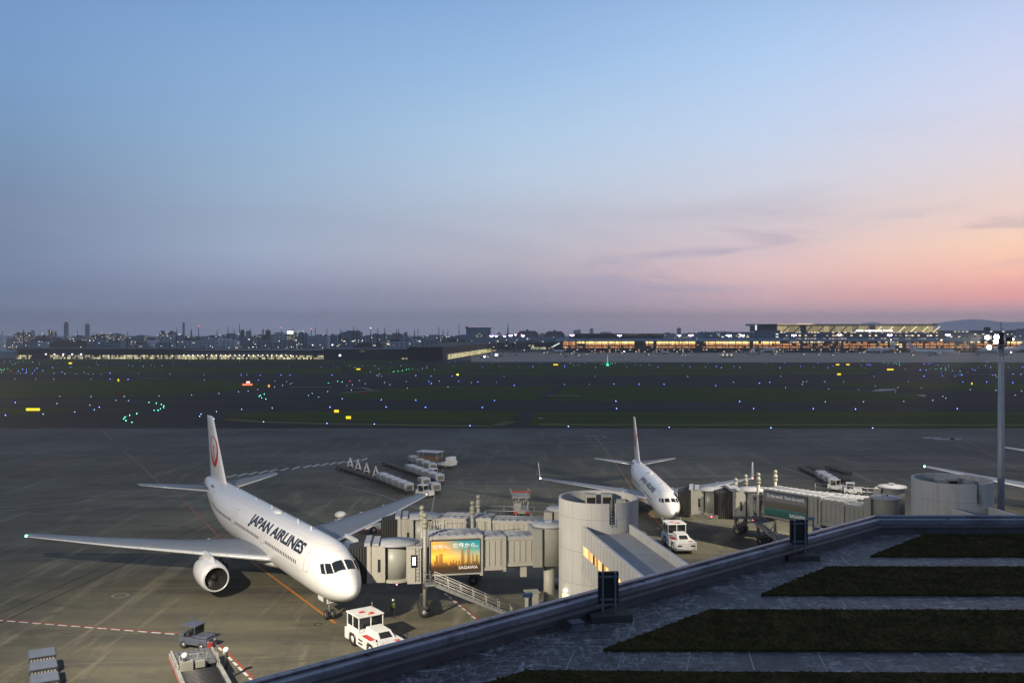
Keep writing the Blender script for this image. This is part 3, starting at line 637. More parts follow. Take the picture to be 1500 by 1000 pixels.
# ================================================================ terminal roof in the foreground
ZR, ZP = 19.42, 20.0
membrane = None
def roof_mat():
    m = bpy.data.materials.new('wet_roof_membrane'); m.use_nodes = True; t = NT(m.node_tree); t.n.clear()
    b = t.node('ShaderNodeBsdfPrincipled'); o = t.node('ShaderNodeOutputMaterial'); t.l.new(b.outputs[0], o.inputs[0])
    tc = t.node('ShaderNodeTexCoord').outputs['Object']
    x, y, z = t.sep(tc)
    n = t.noise(tc, .55, 6, .7, .8)                                              # where old coating is worn pale
    s1 = t.noise(t.mapv(tc, (4.0, 1.3, 1), (0, 0, R(14))), 1.3, 9, .78, 1.2)      # scrapes
    s2 = t.noise(t.mapv(tc, (1.0, 3.4, 1), (0, 0, R(-41))), 1.5, 8, .75, 1.0)
    c = t.mix(t.mrange(t.noise(tc, 3.5, 6, .75), .35, .7), (.040,.041,.046), (.105,.107,.113))
    m1 = t.math('MULTIPLY', t.mrange(s1, .50, .64, smooth=True), t.mrange(n, .38, .56, .2, 1, smooth=True))
    m2 = t.math('MULTIPLY', t.mrange(s2, .52, .66, smooth=True), t.mrange(n, .36, .54, .15, 1, smooth=True))
    c = t.mix(t.math('MULTIPLY', m1, .9), c, (.38,.39,.42)); c = t.mix(t.math('MULTIPLY', m2, .85), c, (.44,.45,.48))
    wl_ = t.math('MULTIPLY', t.mrange(t.math('SUBTRACT', t.math('ADD', t.math('MULTIPLY', x, -.657), t.math('MULTIPLY', y, .754)), 0), 10.9, 14.6), 1.0)
    c = t.mix(t.math('MULTIPLY', t.math('MULTIPLY', t.mrange(t.noise(tc, 2.2, 9, .8, 1.5), .50, .60), .55), t.mrange(n, .40, .6, .1, 1)), c, (.24,.25,.28))
    b.inputs['Specular IOR Level'].default_value = .12; t.set(b.inputs['Base Color'], c); t.set(b.inputs['Roughness'], t.mrange(s1, .45, .65, .42, .7))
    bn = t.node('ShaderNodeBump'); bn.inputs['Strength'].default_value = .3; bn.inputs['Distance'].default_value = .02
    t.l.new(s1, bn.inputs['Height']); t.l.new(bn.outputs[0], b.inputs['Normal'])
    return m
pA, pB, pC = Vector((-5.4, 18.9)), Vector((14.2, 36.0)), Vector((90, 36.0))
dAB = (pB-pA).normalized(); p0 = pA-dAB*45
out = [tuple(p0), tuple(pB), tuple(pC), (90, -40), (-60, -40)]
rt = root('terminal_building', 'near terminal roof with low metal parapet and planted beds, filling the lower right corner', 'building', (0, 0, 0))
MB().prism(out, 0, ZR, 0).build('wall', mat('terminal_wall', (.38,.37,.34), .6, var=.1, scale=.3), rt)
b = MB(); b.add([(*p, ZR+.006) for p in out], [tuple(range(5))]); b.build('roof', roof_mat(), rt)
# parapet: upstand, rounded metal cap and inner ledge pipe, following both straight edges
cap_m = mat('parapet_cap', (.30,.32,.37), .34, .55, var=.22, scale=.9, streak=(1, 1, 1), dirt=((.06,.05,.05), 1.5, .7))
ups_m = mat('parapet_upstand', (.085,.08,.085), .6, var=.3, scale=1.5)
n1_ = Vector((dAB.y, -dAB.x))                     # inward
def offs(d):                                       # polyline parallel to the edge, moved inward by d
    a = p0+n1_*d; y2 = 36.0-d; k = (y2-a.y)/dAB.y; return [(a.x, a.y), (a.x+dAB.x*k, y2), (90, y2)]
def sweep(prof, name, m):
    b = MB(); o1 = [[(*q, z) for q, z in zip([offs(d)[i] for d, z in prof], [z for d, z in prof])] for i in range(3)]
    b.loft(o1, 0, smooth=False); return b.build(name, m, rt)
sweep([(-.05, ZR-.3), (-.05, ZP-.05), (.0, ZP), (.30, ZP), (.34, ZP-.04), (.34, ZP-.09), (.27, ZP-.10), (.27, ZR-.3)], 'parapet', cap_m)
sweep([(.272, ZR-.2), (.272, ZP-.22), (.44, ZP-.24), (.47, ZP-.28), (.47, ZP-.33), (.36, ZP-.34), (.36, ZR-.2)], 'inner_upstand', ups_m)
b = MB(); o_ = offs(.12); b.path([(o_[0][0], o_[0][1], ZP+.05), (o_[1][0], o_[1][1], ZP+.05), (o_[2][0], o_[2][1], ZP+.05)], .055, 10); b.build('guard_pipe', cap_m, rt)
b = MB()
for k in range(22):
    q = p0+n1_*.12+dAB*(3.1*k+1.2)
    if q.y < 35.5: b.box((q.x, q.y, ZP+.012), (.36, .05, .03), 0, math.atan2(dAB.y, dAB.x)+R(90))
for k in range(14): b.box((17+3.1*k, 35.8, ZP+.012), (.05, .36, .03), 0)
b.build('cap_joint', ups_m, rt)
b = MB()      # seams of the membrane
for x in range(-12, 60, 2):
    for (u0, v0, u1, v1) in (): pass
def rp(u, v): x, y = G(u, v, ZR); return (x, y)
for a, c in (((1000, 1010), (1012, 951)), ((1110, 1000), (1096, 951)), ((1215, 990), (1196, 951)), ((1150, 889), (1138, 869)), ((1240, 889), (1225, 869)), ((1400, 889), (1380, 869)), ((1245, 828), (1230, 813)), ((1066, 800), (1050, 815)), ((820, 1000), (842, 952)), ((905, 978), (930, 905)), ((930, 905), (1010, 885)), ((640, 1000), (800, 938)), ((800, 938), (930, 905))):
    b.strip([rp(*a), rp(*c)], .035, ZR+.012)
b.strip([rp(900, 983), rp(1700, 987)], .05, ZR+.012); b.strip([rp(1480, 886), rp(1520, 889)], .07, ZR+.014)
b.build('membrane_seam', mat('pale_seam', (.20,.21,.24), .5, var=.3, scale=2), rt)
# planted beds with a rough low cover of sedum
def sedum_mat():
    m = bpy.data.materials.new('sedum'); m.use_nodes = True; t = NT(m.node_tree); t.n.clear()
    b = t.node('ShaderNodeBsdfPrincipled'); o = t.node('ShaderNodeOutputMaterial'); t.l.new(b.outputs[0], o.inputs[0])
    tc = t.node('ShaderNodeTexCoord').outputs['Object']
    c = t.ramp(t.noise(tc, 1.2, 6, .7), [(.3, (.032,.023,.012)), (.5, (.054,.043,.016)), (.7, (.095,.060,.030))])
    c = t.mix(t.mrange(t.noise(tc, 9, 4, .7), .45, .75, 0, .8), c, (.030,.040,.012))
    t.set(b.inputs['Base Color'], c); b.inputs['Roughness'].default_value = .95; b.inputs['Specular IOR Level'].default_value = .03; return m
sed = sedum_mat(); soil = mat('bed_edging', (.02,.018,.015), .9, var=.3, scale=3)
def inside(p, poly):
    x, y = p; c = False; n = len(poly)
    for i in range(n):
        x1, y1 = poly[i]; x2, y2 = poly[(i+1) % n]
        if (y1 > y) != (y2 > y) and x < (x2-x1)*(y-y1)/(y2-y1)+x1: c = not c
    return c
beds = [[(1275, 812), (1355, 781), (1990, 781), (2060, 812)], [(1115, 868), (1212, 828), (2080, 828), (2150, 869)], [(884, 948), (1040, 890.5), (2200, 893), (2300, 952)], [(690, 1004), (772, 979), (1000, 981), (2300, 987), (2400, 1100), (560, 1100)]]
lab = ['narrowest sedum bed, farthest of the four on the dark roof', 'second sedum bed from the far parapet on the dark roof', 'broad sedum bed third from the far parapet, pointed at its left end', 'sedum bed nearest the viewer along the bottom edge']
for k, p in enumerate(beds):
    poly = [G(u, v, ZR+.1) for u, v in p]; rtb = root('sedum_bed', lab[k], 'planting bed', (poly[0][0], poly[0][1], ZR))
    o0 = Vector((poly[0][0], poly[0][1])); lp = [(x-o0.x, y-o0.y) for x, y in poly]
    MB().prism(lp, .0, .08, 0).build('edging', sed, rtb)
    rnd = random.Random(k); b = MB(); xs = [q[0] for q in poly]; ysx = [q[1] for q in poly]; n_t = 0
    area = (max(xs)-min(xs))*(max(ysx)-min(ysx)); cnt = int(min(15000, area*300))
    for _ in range(cnt):     # tufts: small leaning leaf clumps
        x = rnd.uniform(min(xs), min(max(xs), 34)); y = rnd.uniform(min(ysx), max(ysx))
        if not inside((x, y), poly): continue
        h = rnd.uniform(.015, .05); r = rnd.uniform(.03, .07); a = rnd.uniform(0, 6.28); x -= o0.x; y -= o0.y
        b.add([(x+r*math.cos(a), y+r*math.sin(a), .075), (x+r*math.cos(a+2.1), y+r*math.sin(a+2.1), .075), (x+r*math.cos(a+4.2), y+r*math.sin(a+4.2), .075), (x+rnd.uniform(-.03, .03), y+rnd.uniform(-.03, .03), .075+h)], [(0, 1, 3), (1, 2, 3), (2, 0, 3)])
    b.build('sedum_cover', sed, rtb, fix=False, kind='stuff')
# things standing on the roof
def sign_stand(label, u, v, wd, ztop):
    x, y = G(u, v, ZR); rt = root('sign_board', label, 'sign board', (x, y, ZR), R(6), 'dark boards on concrete feet along the parapet')
    MB().box((0, 0, .10), (1.15, .85, .2), 0, R(2)).build('base_block', mat('base_concrete', (.05,.045,.04), .8, var=.3, scale=3), rt, bev=.02)
    for sx_ in (-.5, .5):
        MB().box((sx_*wd*.62, -.10, (ztop-ZR+.1)/2), (.055, .055, ztop-ZR-.1), 0).build('post', mat('post_grey', (.16,.18,.20), .5, .3), rt)
    h = .86; MB().box((0, 0, ztop-ZR-h/2), (wd, .12, h), 0).build('board', mat('board_black', (.010,.010,.013), .5, var=.2), rt, bev=.01)
    b = MB()
    for z in (.12, h-.12): b = MB(); b.box((0, -.075, ztop-ZR-z), (wd*.9, .03, .05), 0); b.build('crossbar', mat('post_grey', (.16,.18,.20)), rt)
    return rt
sign_stand('black board on two grey posts in front of the lit link corridor', 891, 905, .56, zat(836, 25.1))
sign_stand('black board on two grey posts in front of the green poster', 1170, 818, .62, zat(763, 31.4))
def sensor_box(name, label, u, v, h, w_, post, col=(.30,.31,.36)):
    x, y = G(u, v, ZR); rt = root(name, label, 'junction box', (x, y, ZR))
    MB().box((0, 0, .05), (.9, .5, .1), 0, R(20)).build('base_block', mat('base_concrete', (.05,.045,.04)), rt, bev=.01)
    MB().box((.0, 0, .1+h/2), (w_, w_*.8, h), 0).build('housing', mat('housing_grey', col, .5, var=.08), rt, bev=.012)
    if post:
        b = MB(); b.tube((-.09, .1, .1), (-.09, .1, post), .03, n=8); b.build('post', mat('post_grey', (.16,.18,.20)), rt)
        b = MB(); b.box((-.15, .1, post-.06), (.18, .12, .11), 0, R(15)); b.tube((-.22, .1, post-.06), (-.30, .07, post-.08), .04, n=8); b.build('camera_head', mat('housing_blue', (.22,.26,.34), .5), rt)
    return rt
sensor_box('roof_sensor', 'grey junction box with a small camera post, left of the black board', 783, 925, .33, .24, 1.0)
sensor_box('roof_sensor', 'small white box with a thin post, right of the second black board', 1196, 786, .28, .2, .75)
x, y = G(843, 922, ZR); b = MB(); b.box((0, 0, .1), (.34, .3, .2), 0, R(20)); b.box((0, 0, .22), (.38, .34, .03), 0, R(20)); b.box((0, 0, .03), (.5, .42, .06), 0, R(20))
tag(b.build('drain_box', mat('drain_box_grey', (.10,.11,.13), .6, var=.3, scale=4), None, bev=.01), 'low dark roof drain box on the wet membrane beside the junction box', 'drain', loc=(x, y, ZR))
# ================================================================ round concrete towers and link corridors
def conc_mat():
    m = bpy.data.materials.new('panel_concrete'); m.use_nodes = True; t = NT(m.node_tree); t.n.clear()
    b = t.node('ShaderNodeBsdfPrincipled'); o = t.node('ShaderNodeOutputMaterial'); t.l.new(b.outputs[0], o.inputs[0])
    tc = t.node('ShaderNodeTexCoord').outputs['Object']; x, y, z = t.sep(tc)
    c = t.mix(t.noise(tc, .5, 5, .6), (.39,.385,.365), (.50,.495,.47))
    c = t.mix(t.mrange(t.noise(t.mapv(tc, (2.5, 2.5, .16)), 1.2, 6, .7), .5, .72, 0, .5), c, (.25,.235,.20))
    a = t.math('DIVIDE', t.math('ARCTAN2', y, x), R(30))
    for cc, wd in ((a, .006), (t.math('DIVIDE', t.math('ADD', z, 1.2), 3.1), .006)):
        fr = t.math('ABSOLUTE', t.math('SUBTRACT', t.math('FRACT', cc), .5)); c = t.mix(t.math('MULTIPLY', t.math('LESS_THAN', fr, wd), .6), c, (.12,.11,.10))
    t.set(b.inputs['Base Color'], c); b.inputs['Roughness'].default_value = .75; return m
cm_ = conc_mat()
panel_white = mat('corridor_panel', (.47,.465,.44), .5, var=.06, scale=.5, dirt=((.33,.31,.26), 1.0, .5))
lit_win = winmat('corridor_window', (.06,.04,.03), [(1,.55,.16), (1,.68,.28), (.9,.42,.12)], .62, 2.0, .85, 2.0, .86, .95, glass=(.10,.06,.03), axis='xy')
def tower(label, cx, cy, r, zt, notch, unit, extras=True):
    rt = root('boarding_tower', label, 'boarding tower', (cx, cy, 0))
    ri = r-.22; b = MB(); N = 72; zf = zt-1.75; zn = zt-2.0
    a0, a1 = [-90+q for q in notch]
    def ring(rr, z): return [(rr*math.cos(2*math.pi*i/N), rr*math.sin(2*math.pi*i/N), z) for i in range(N)]
    for i in range(N):
        am = (360*(i+.5)/N+180) % 360-180; top = zn if a0 < am < a1 else zt
        p, q = 2*math.pi*i/N, 2*math.pi*(i+1)/N; c = lambda rr, t_, z: (rr*math.cos(t_), rr*math.sin(t_), z)
        b.add([c(r, p, 0), c(r, q, 0), c(r, q, top), c(r, p, top)], [(0, 1, 2, 3)], 0, False)
        b.add([c(ri, q, zf-.3), c(ri, p, zf-.3), c(ri, p, top), c(ri, q, top)], [(0, 1, 2, 3)])
        b.add([c(r, p, top), c(r, q, top), c(ri, q, top), c(ri, p, top)], [(0, 1, 2, 3)], 1)
        for j, t_ in ((i-1, p), (i+1, q)):
            aj = (360*(j+.5)/N+180) % 360-180; tj = zn if a0 < aj < a1 else zt
            if tj < top: b.add([c(r, t_, tj), c(r, t_, top), c(ri, t_, top), c(ri, t_, tj)], [(0, 1, 2, 3)])
    b.build('drum_wall', [cm_, mat('rim_coping', (.50,.49,.46), .6)], rt)
    b = MB(); b.lathe((0, 0, zf-.3), [(0, .01), (0, ri)], N); b.build('drum_roof', mat('drum_roof_grey', (.11,.12,.13), .8, var=.2), rt)
    for k, (x, y, sx_, sy_, hh, opening) in enumerate(unit):
        u_ = MB(); u_.box((x, y, zf-.3+hh/2), (sx_, sy_, hh)); uu = u_.build('rooftop_unit', cream, rt, bev=.03)
        if opening: MB().box((x, y-sy_/2-.01, zf-.3+hh*.5), (sx_*.8, .04, hh*.72)).build('louvre', black, uu)
    b = MB()
    am = R((a0+a1)/2); cx_, sy_ = math.cos(am), math.sin(am); px, py = -sy_, cx_
    for s_ in (-.2, .2): b.tube(((r+.1)*cx_+px*s_, (r+.1)*sy_+py*s_, zn-.2), ((r-.05)*cx_+px*s_, (r-.05)*sy_+py*s_, zt+.3), .025, n=5)
    for k in range(7): z = zn-.1+k*.3; b.tube(((r+.06)*cx_+px*.2, (r+.06)*sy_+py*.2, z), ((r+.06)*cx_-px*.2, (r+.06)*sy_-py*.2, z), .018, n=5)
    b.build('ladder', steel, rt)
    return rt
T1 = tower('round open-topped concrete tower between the two near airliners', 8.5, 90, 3.9, 11.2, (11, 19), [(-.6, 2.0, 1.05, 1.2, 2.0, True), (1.0, 2.1, 1.05, 1.2, 2.0, True), (2.4, 1.6, .9, .9, 1.5, False), (-2.2, .6, .5, .5, 1.2, False)])
a = R(-90-58); MB().box((3.93*math.cos(a), 3.93*math.sin(a), 1.15), (1.0, .08, 2.2), 0, a+R(90)).build('door', emis('lit_doorway', (1, .85, .5), 1.6, True), T1)
b = MB(); b.box((4.02*math.cos(a), 4.02*math.sin(a), 2.6), (.3, .2, .2), 0, a+R(90)); b.build('door_lamp', emis('door_lamp', (1, .9, .65), 8), T1)
T2 = tower('round open-topped concrete tower at the right beside the lamp mast', 47.6, 99, 4.05, 11.55, (8, 16), [(-.3, 2.0, 1.0, 1.0, 1.7, False), (.9, 2.1, 1.2, 1.1, 1.8, True), (2.5, 1.4, .9, .9, 1.6, False), (-2.4, 1.2, .5, .5, 1.2, False)])
def corridor(label, a, b_, wd, z0, zt, zr, dz=0):
    a, b_ = Vector(a), Vector(b_); d = b_-a; Lc = d.length; rt = root('link_corridor', label, 'covered walkway', (a.x, a.y, 0), math.atan2(d.y, d.x))
    h = wd/2; y0s, t_ = h, .16
    for sg in (1, -1):
        b = MB(); y_ = sg*h; w2 = sg*(h-t_)
        zs = [(z0, z0+1.75), (z0+2.65, zt)]
        for q0, q1 in zs: b.bx(0, Lc, min(y_, w2), max(y_, w2), q0, q1)
        k = 0
        wl = b.build('side_wall', panel_white, rt)
        g_ = MB(); x = 0
        while x < Lc: g_.bx(x, x+.025, y_-.004 if sg > 0 else y_-.008, y_+.008 if sg > 0 else y_+.004, z0+2.65, zt-.02); g_.bx(x, x+.025, y_-.004 if sg > 0 else y_-.008, y_+.008 if sg > 0 else y_+.004, z0, z0+1.75); x += 1.05
        g_.build('panel_joint', dsteel, wl)
        g_ = MB(); g_.bx(0, Lc, min(y_*.97, w2), max(y_*.97, w2), z0+1.75, z0+2.65); g_.build('window_band', lit_win, rt)
        g_ = MB(); g_.bx(0, Lc, min(y_*1.03, w2*.98), max(y_*1.03, w2*.98), zt, zt+.07); g_.build('coping', mat('coping_white', (.56,.55,.53), .5), rt)
    b = MB(); b.bx(0, Lc, -h+t_, h-t_, zr-.2, zr); b.build('roof', mat('corridor_roof', (.30,.31,.32), .7, var=.15, scale=.6, dirt=((.30,.30,.30), .4, .5)), rt)
    MB().bx(0, Lc, -h+t_, h-t_, z0-.2, z0).build('floor', panel_white, rt)
    b = MB(); b.box((Lc*.42, 0, z0/2-.1), (.9, wd*.7, z0-.2)); b.build('pier', cm_, rt)
    return rt
corridor('white corridor with an orange-lit window strip running from the near round tower', (8.95, 86.3), (15.6, 47.5), 4.7, 4.75, 9.1, 8.35)
corridor('low white corridor leading from the right round tower towards the terminal', (47.7, 95.2), (54.5, 40), 4.3, 4.75, 9.1, 8.35)
# ================================================================ boarding bridges
E_cab = emis('cab_lamp', (1, .93, .72), 3.5, True)
def rail(b, pts, h=1.0, post=1.4, r=.025, mids=(.5,)):
    for p, q in zip(pts[:-1], pts[1:]):
        p, q = Vector(p), Vector(q); up = Vector((0, 0, 1))
        for hh in (*[h*m for m in mids], h): b.tube(p+up*hh, q+up*hh, r, n=4)
        n = max(1, round((q-p).length/post))
        for k in range(n+1): c = p+(q-p)*k/n; b.tube(c, c+up*h, r, n=4)
def bridge(label, A, B, zb, cabdir, segs, stairs=True, gear=True, rot_h=(4.4, 8.2), poster=None, roofrail=False, Lcab=3.2, zc=3.7, hc=3.5, sx_posts=True, ribcol=cream, rail_seg=0, post_h=1.9, back=False):
    A, B = Vector(A), Vector(B); d = B-A; Lb = d.length; ang = math.atan2(d.y, d.x)
    rt = root('boarding_bridge', label, 'boarding bridge', (A.x, A.y, 0), ang)
    # rotunda on its column
    b = MB(); b.tube((0, 0, 0), (0, 0, rot_h[0]), .55, n=20); b.tube((0, 0, 0), (0, 0, .5), 1.1, n=20); b.build('column', cream, rt)
    b = MB(); b.lathe((0, 0, 0), [(rot_h[0], .3), (rot_h[0], 1.45), (rot_h[1], 1.45)], 28); b.build('rotunda', greyp, rt)
    b = MB(); b.lathe((0, 0, 0), [(rot_h[1]-.05, 1.7), (rot_h[1]+.16, 1.68), (rot_h[1]+.24, .02)], 28, caps=(1, 0)); b.box((.1, 0, rot_h[1]+.36), (.6, .5, .25)); b.build('rotunda_roof', roof_grey, rt)
    b = MB(); b.bx(1.0, 1.9, -1.5, 1.5, rot_h[0], rot_h[1]-.1); b.build('rotunda_frame', greyp, rt)
    # telescoping tunnels with vertical ribs
    for k, (x0, x1, q0, q1, wd, ribs) in enumerate(segs):
        b = MB(); b.bx(x0, x1, -wd/2, wd/2, q0, q1, 0); tn = b.build('tunnel', ribcol, rt)
        if ribs:
            b = MB(); n = max(2, int((x1-x0)/.52)); 
            for i in range(1, n):
                x = x0+(x1-x0)*i/n
                for sg in (1, -1): b.bx(x-.035, x+.035, min(sg*wd/2, sg*(wd/2+.07)), max(sg*wd/2, sg*(wd/2+.07)), q0+.45, q1-.35)
            b.build('ribs', ribcol, tn)
        b = MB(); 
        for sg in (1, -1):
            for zz, hh in ((q0, .32), (q1-.22, .22)): b.bx(x0, x1, min(sg*wd/2, sg*(wd/2+.10)), max(sg*wd/2, sg*(wd/2+.10)), zz, zz+hh)
        for xx in (x0, x1-.28):
            for sg in (1, -1): b.bx(xx, xx+.28, min(sg*(wd/2+.0), sg*(wd/2+.15)), max(sg*wd/2, sg*(wd/2+.15)), q0-.15, q1+.05)
        b.build('frame', ribcol, tn)
        b = MB(); b.bx(x0, x1, -wd/2-.02, wd/2+.02, q1, q1+.07); n = int((x1-x0)/.8)
        for i in range(n): b.bx(x0+.2+.8*i, x0+.62+.8*i, -wd/2+.12, wd/2-.12, q1+.07, q1+.13)
        for yy in (-.5, .1, .6): b.tube((x0, yy, q1+.17), (x1, yy, q1+.17), .035, n=5)
        b.build('tunnel_roof', roof_grey, tn)
        b = MB(); b.bx(x0, x1, -wd*.32, wd*.32, q0-.22, q0-.002); b.build('underframe', dsteel, tn)
    if rail_seg is not None:
        s_ = segs[rail_seg]; b = MB()
        for sg in (1, -1) if roofrail else (-1,): rail(b, [(s_[0]+.1, sg*(s_[4]/2), s_[3]+.1), (s_[1]-.1, sg*(s_[4]/2), s_[3]+.1)], 1.0, 1.6)
        b.build('roof_railing', steel, rt)
    # drive column: two screw posts with domed tops, cross beam, wheel truck
    xg = segs[-1][1]-.9 if gear is True else gear
    wd = segs[-1][4]; q1 = segs[-1][3]
    for sg in (1, -1):
        b = MB(); b.tube((xg, sg*(wd/2+.35), 1.2), (xg, sg*(wd/2+.35), q1+post_h), .20, n=10); pc = b.build('lift_post', greyp, rt)
        b = MB(); b.ball((xg, sg*(wd/2+.35), q1+post_h+.28), .27, 12); b.tube((xg, sg*(wd/2+.35), q1+post_h-.55), (xg, sg*(wd/2+.35), q1+post_h-.15), .30, n=12); b.ball((xg, sg*(wd/2+.35), q1+post_h-.75), .33, 12); b.build('post_cap', mat('cap_olive', (.22,.215,.17), .6, var=.15, scale=3), pc)
    b = MB(); b.bx(xg-.25, xg+.25, -wd/2-.6, wd/2+.6, zb-1.0, zb-.5); b.bx(xg-.3, xg+.3, -wd/2-.5, wd/2+.5, 1.0, 1.35); b.tube((xg, 0, .6), (xg, 0, 1.1), .3, n=10)
    for sg in (1, -1): b.tube((xg-.2, sg*(wd/2+.35), zb-.8), (xg, sg*.4, 1.2), .06, n=5)
    b.build('wheel_truck', dsteel, rt)
    for sg in (1, -1):
        for k in (-.42, .42):
            b = MB(); b.lathe((xg+k*.0, sg*.95+k*.75-.22, .55), [(0, .25), (0, .5), (.06, .55), (.38, .55), (.44, .5), (.44, .25)], 18, 0, 'y'); b.lathe((xg, sg*.95+k*.75-.2, .55), [(0, .01), (0, .25), (.4, .25), (.4, .01)], 12, 1, 'y'); b.build('wheel', [dark, greyp], rt)
    # cab: round shutter drum, control box, entry frame, folding bellows; local frame turned to the aircraft
    M = Matrix.Translation((Lb, 0, 0)) @ Matrix.Rotation(cabdir-ang, 4, 'Z')
    def MC(): m_ = MB(); m_.M = M; return m_
    b = MC(); N = 20; rs = [[(1.35*math.cos(R(a_)), 1.35*math.sin(R(a_)), z) for a_ in range(0, 360, 12)] for z in (zc+.1, zc+hc-.25)]; b.loft(rs, 0); b.build('shutter_drum', mat('shutter_grey', (.27,.28,.25), .45, var=.06, streak=(.2, .2, 16), scale=2), rt)
    b = MC(); b.loft([[(1.9*math.cos(R(a_))*1.15, 1.9*math.sin(R(a_)), z) for a_ in range(0, 360, 12)] for z in (zc+hc-.25, zc+hc-.05)]+[[(.1*math.cos(R(a_)), .1*math.sin(R(a_)), zc+hc+.12) for a_ in range(0, 360, 12)]], 0); b.build('cab_roof', roof_grey, rt)
    b = MC(); b.loft([[(1.6*math.cos(R(a_))*1.1, 1.6*math.sin(R(a_)), z) for a_ in range(0, 360, 12)] for z in (zc-.2, zc+.1)], 0, smooth=False); b.build('cab_floor', cream, rt)
    b = MC(); b.bx(-2.5, -1.2, -1.55, 1.75, zc-.25, zc+hc-.35); b.bx(-2.6, -1.1, -1.65, 1.85, zc+hc-.35, zc+hc-.2); cb = b.build('control_cabin', ribcol, rt)
    b = MC(); b.bx(-2.15, -1.55, 1.75, 1.80, zc+1.3, zc+2.5); b.bx(-2.15, -1.55, -1.6, -1.55, zc+1.3, zc+2.5); w1_ = b.build('window', glass, cb)
    b = MC(); b.bx(-1.98, -1.7, 1.80, 1.82, zc+1.55, zc+2.3); b.bx(-1.98, -1.7, -1.62, -1.6, zc+1.55, zc+2.3); b.build('lit_panel', E_cab, w1_)
    b = MC()
    for sg in (1, -1):
        b.bx(.9, Lcab-.6, min(sg*1.35, sg*1.6), max(sg*1.35, sg*1.6), zc-.1, zc+hc-.15)
        b.bx(Lcab-.95, Lcab-.6, min(sg*1.6, sg*1.72), max(sg*1.6, sg*1.72), zc-.15, zc+hc-.1)
    b.bx(.9, Lcab-.6, -1.35, 1.35, zc+hc-.4, zc+hc-.15); fr = b.build('entry_frame', greyp if ribcol is greyp else cream, rt)
    for sg in (1, -1): b = MC(); b.bx(1.35, 1.6, min(sg*1.6, sg*1.64), max(sg*1.6, sg*1.64), zc+.9, zc+2.1); b.build('slot_window', black, fr)
    b = MC(); b.bx(Lcab-.9, Lcab-.35, -1.75, 1.75, zc+hc-.12, zc+hc+.2); b.bx(Lcab-1.7, Lcab-1.1, -1.7, 1.7, zc+hc-.1, zc+hc+.12); b.build('canopy_hood', roof_grey, rt)
    b = MC(); nf = 7
    for i in range(nf):
        x = Lcab-.6+i*.26; k_ = 1-.035*i; sl = .06*i
        pr = [(-1.6*k_, zc-.2), (-1.6*k_, zc+hc-.1-sl), (1.6*k_, zc+hc-.1-sl), (1.6*k_, zc-.2), (1.25, zc-.2), (1.25, zc+hc-.5-sl), (-1.25, zc+hc-.5-sl), (-1.25, zc-.2)]
        for dx, e in ((0, 1.06), (.13, .97)):
            b.add([(x+dx, y_*e, z_) for y_, z_ in pr], [(0, 1, 6, 7), (1, 2, 5, 6), (2, 3, 4, 5)])
        if i:
            pass
        o = [(x, 1.06), (x+.13, .97), (x+.26, 1.06)]
        for (xa, ea), (xb, eb) in zip(o[:-1], o[1:]):
            for j in (0, 1, 2): p, q = pr[j], pr[j+1]; b.add([(xa, p[0]*ea, p[1]), (xb, p[0]*eb, p[1]), (xb, q[0]*eb, q[1]), (xa, q[0]*ea, q[1])], [(0, 1, 2, 3)])
    b.build('bellows', rubber_fold, rt, fix=False)
    b = MC(); b.ball((-.2, 1.1, zc-.45), .09, 8); b.build('warning_lamp', emis('bridge_red', (1, .05, .12), 22), rt)
    b = MC(); b.path([(-.4, 1.2, zc-.2), (-.1, 1.3, zc-.7), (.4, 1.3, zc-.75), (.8, 1.2, zc-.3)], .03, 5); b.build('cable', dark, rt)
    if stairs:    # service stair from the control cabin down to the ground
        x0, x1, ys_ = stairs; sg = -1 if back else 1; z1 = zc-.1
        b = MB(); n = 16; p0_, p1_ = Vector((x0, sg*ys_, z1)), Vector((x1, sg*ys_, .15)); d_ = p1_-p0_
        for sd_ in (-.42, .42): b.add([tuple(p0_+Vector((0, sd_-.03, -.25))), tuple(p1_+Vector((0, sd_-.03, -.1))), tuple(p1_+Vector((0, sd_-.03, .18))), tuple(p0_+Vector((0, sd_-.03, .12))), tuple(p0_+Vector((0, sd_+.03, -.25))), tuple(p1_+Vector((0, sd_+.03, -.1))), tuple(p1_+Vector((0, sd_+.03, .18))), tuple(p0_+Vector((0, sd_+.03, .12)))], [(0, 1, 2, 3), (7, 6, 5, 4), (0, 4, 5, 1), (3, 2, 6, 7), (0, 3, 7, 4), (1, 5, 6, 2)])
        for k in range(n): c = p0_+d_*k/n; b.box(tuple(c), (.26, .8, .04))
        st_ = b.build('service_stair', steel, rt)
        b = MB()
        for sd_ in (-.45, .45): rail(b, [tuple(p0_+Vector((0, sd_, 0))), tuple(p1_+Vector((0, sd_, 0)))], 1.0, 1.3, .024, (.35, .7))
        b.build('handrail', mat('rail_white', (.55,.54,.5), .5), st_)
        b = MB(); b.bx(x0-.1, x0+1.0, min(sg*1.3, sg*(ys_+.5)), max(sg*1.3, sg*(ys_+.5)), z1-.12, z1); rail(b, [(x0+1.0, sg*1.6, z1), (x0+1.0, sg*(ys_+.5), z1), (x0, sg*(ys_+.5), z1)], 1.0, .6, .022); b.build('landing', steel, st_)
    # cable trays and brackets on the cab side
    b = MB(); rnd = random.Random(int(Lb*100)); xq = segs[-1][1]
    for k in range(16): xx = xq+rnd.uniform(-.05, 1.3); z_ = rnd.uniform(zc+.1, zc+hc-1.2); b.tube((xx, 1.75+rnd.uniform(0, .2), z_), (xx+rnd.uniform(-.25, .25), 1.85, z_+rnd.uniform(.6, 1.5)), .032, n=4)
    for k in range(6): b.box((xq+rnd.uniform(0, 1.2), 1.72, rnd.uniform(zc+.3, zc+hc-.5)), (.24, .2, .34))
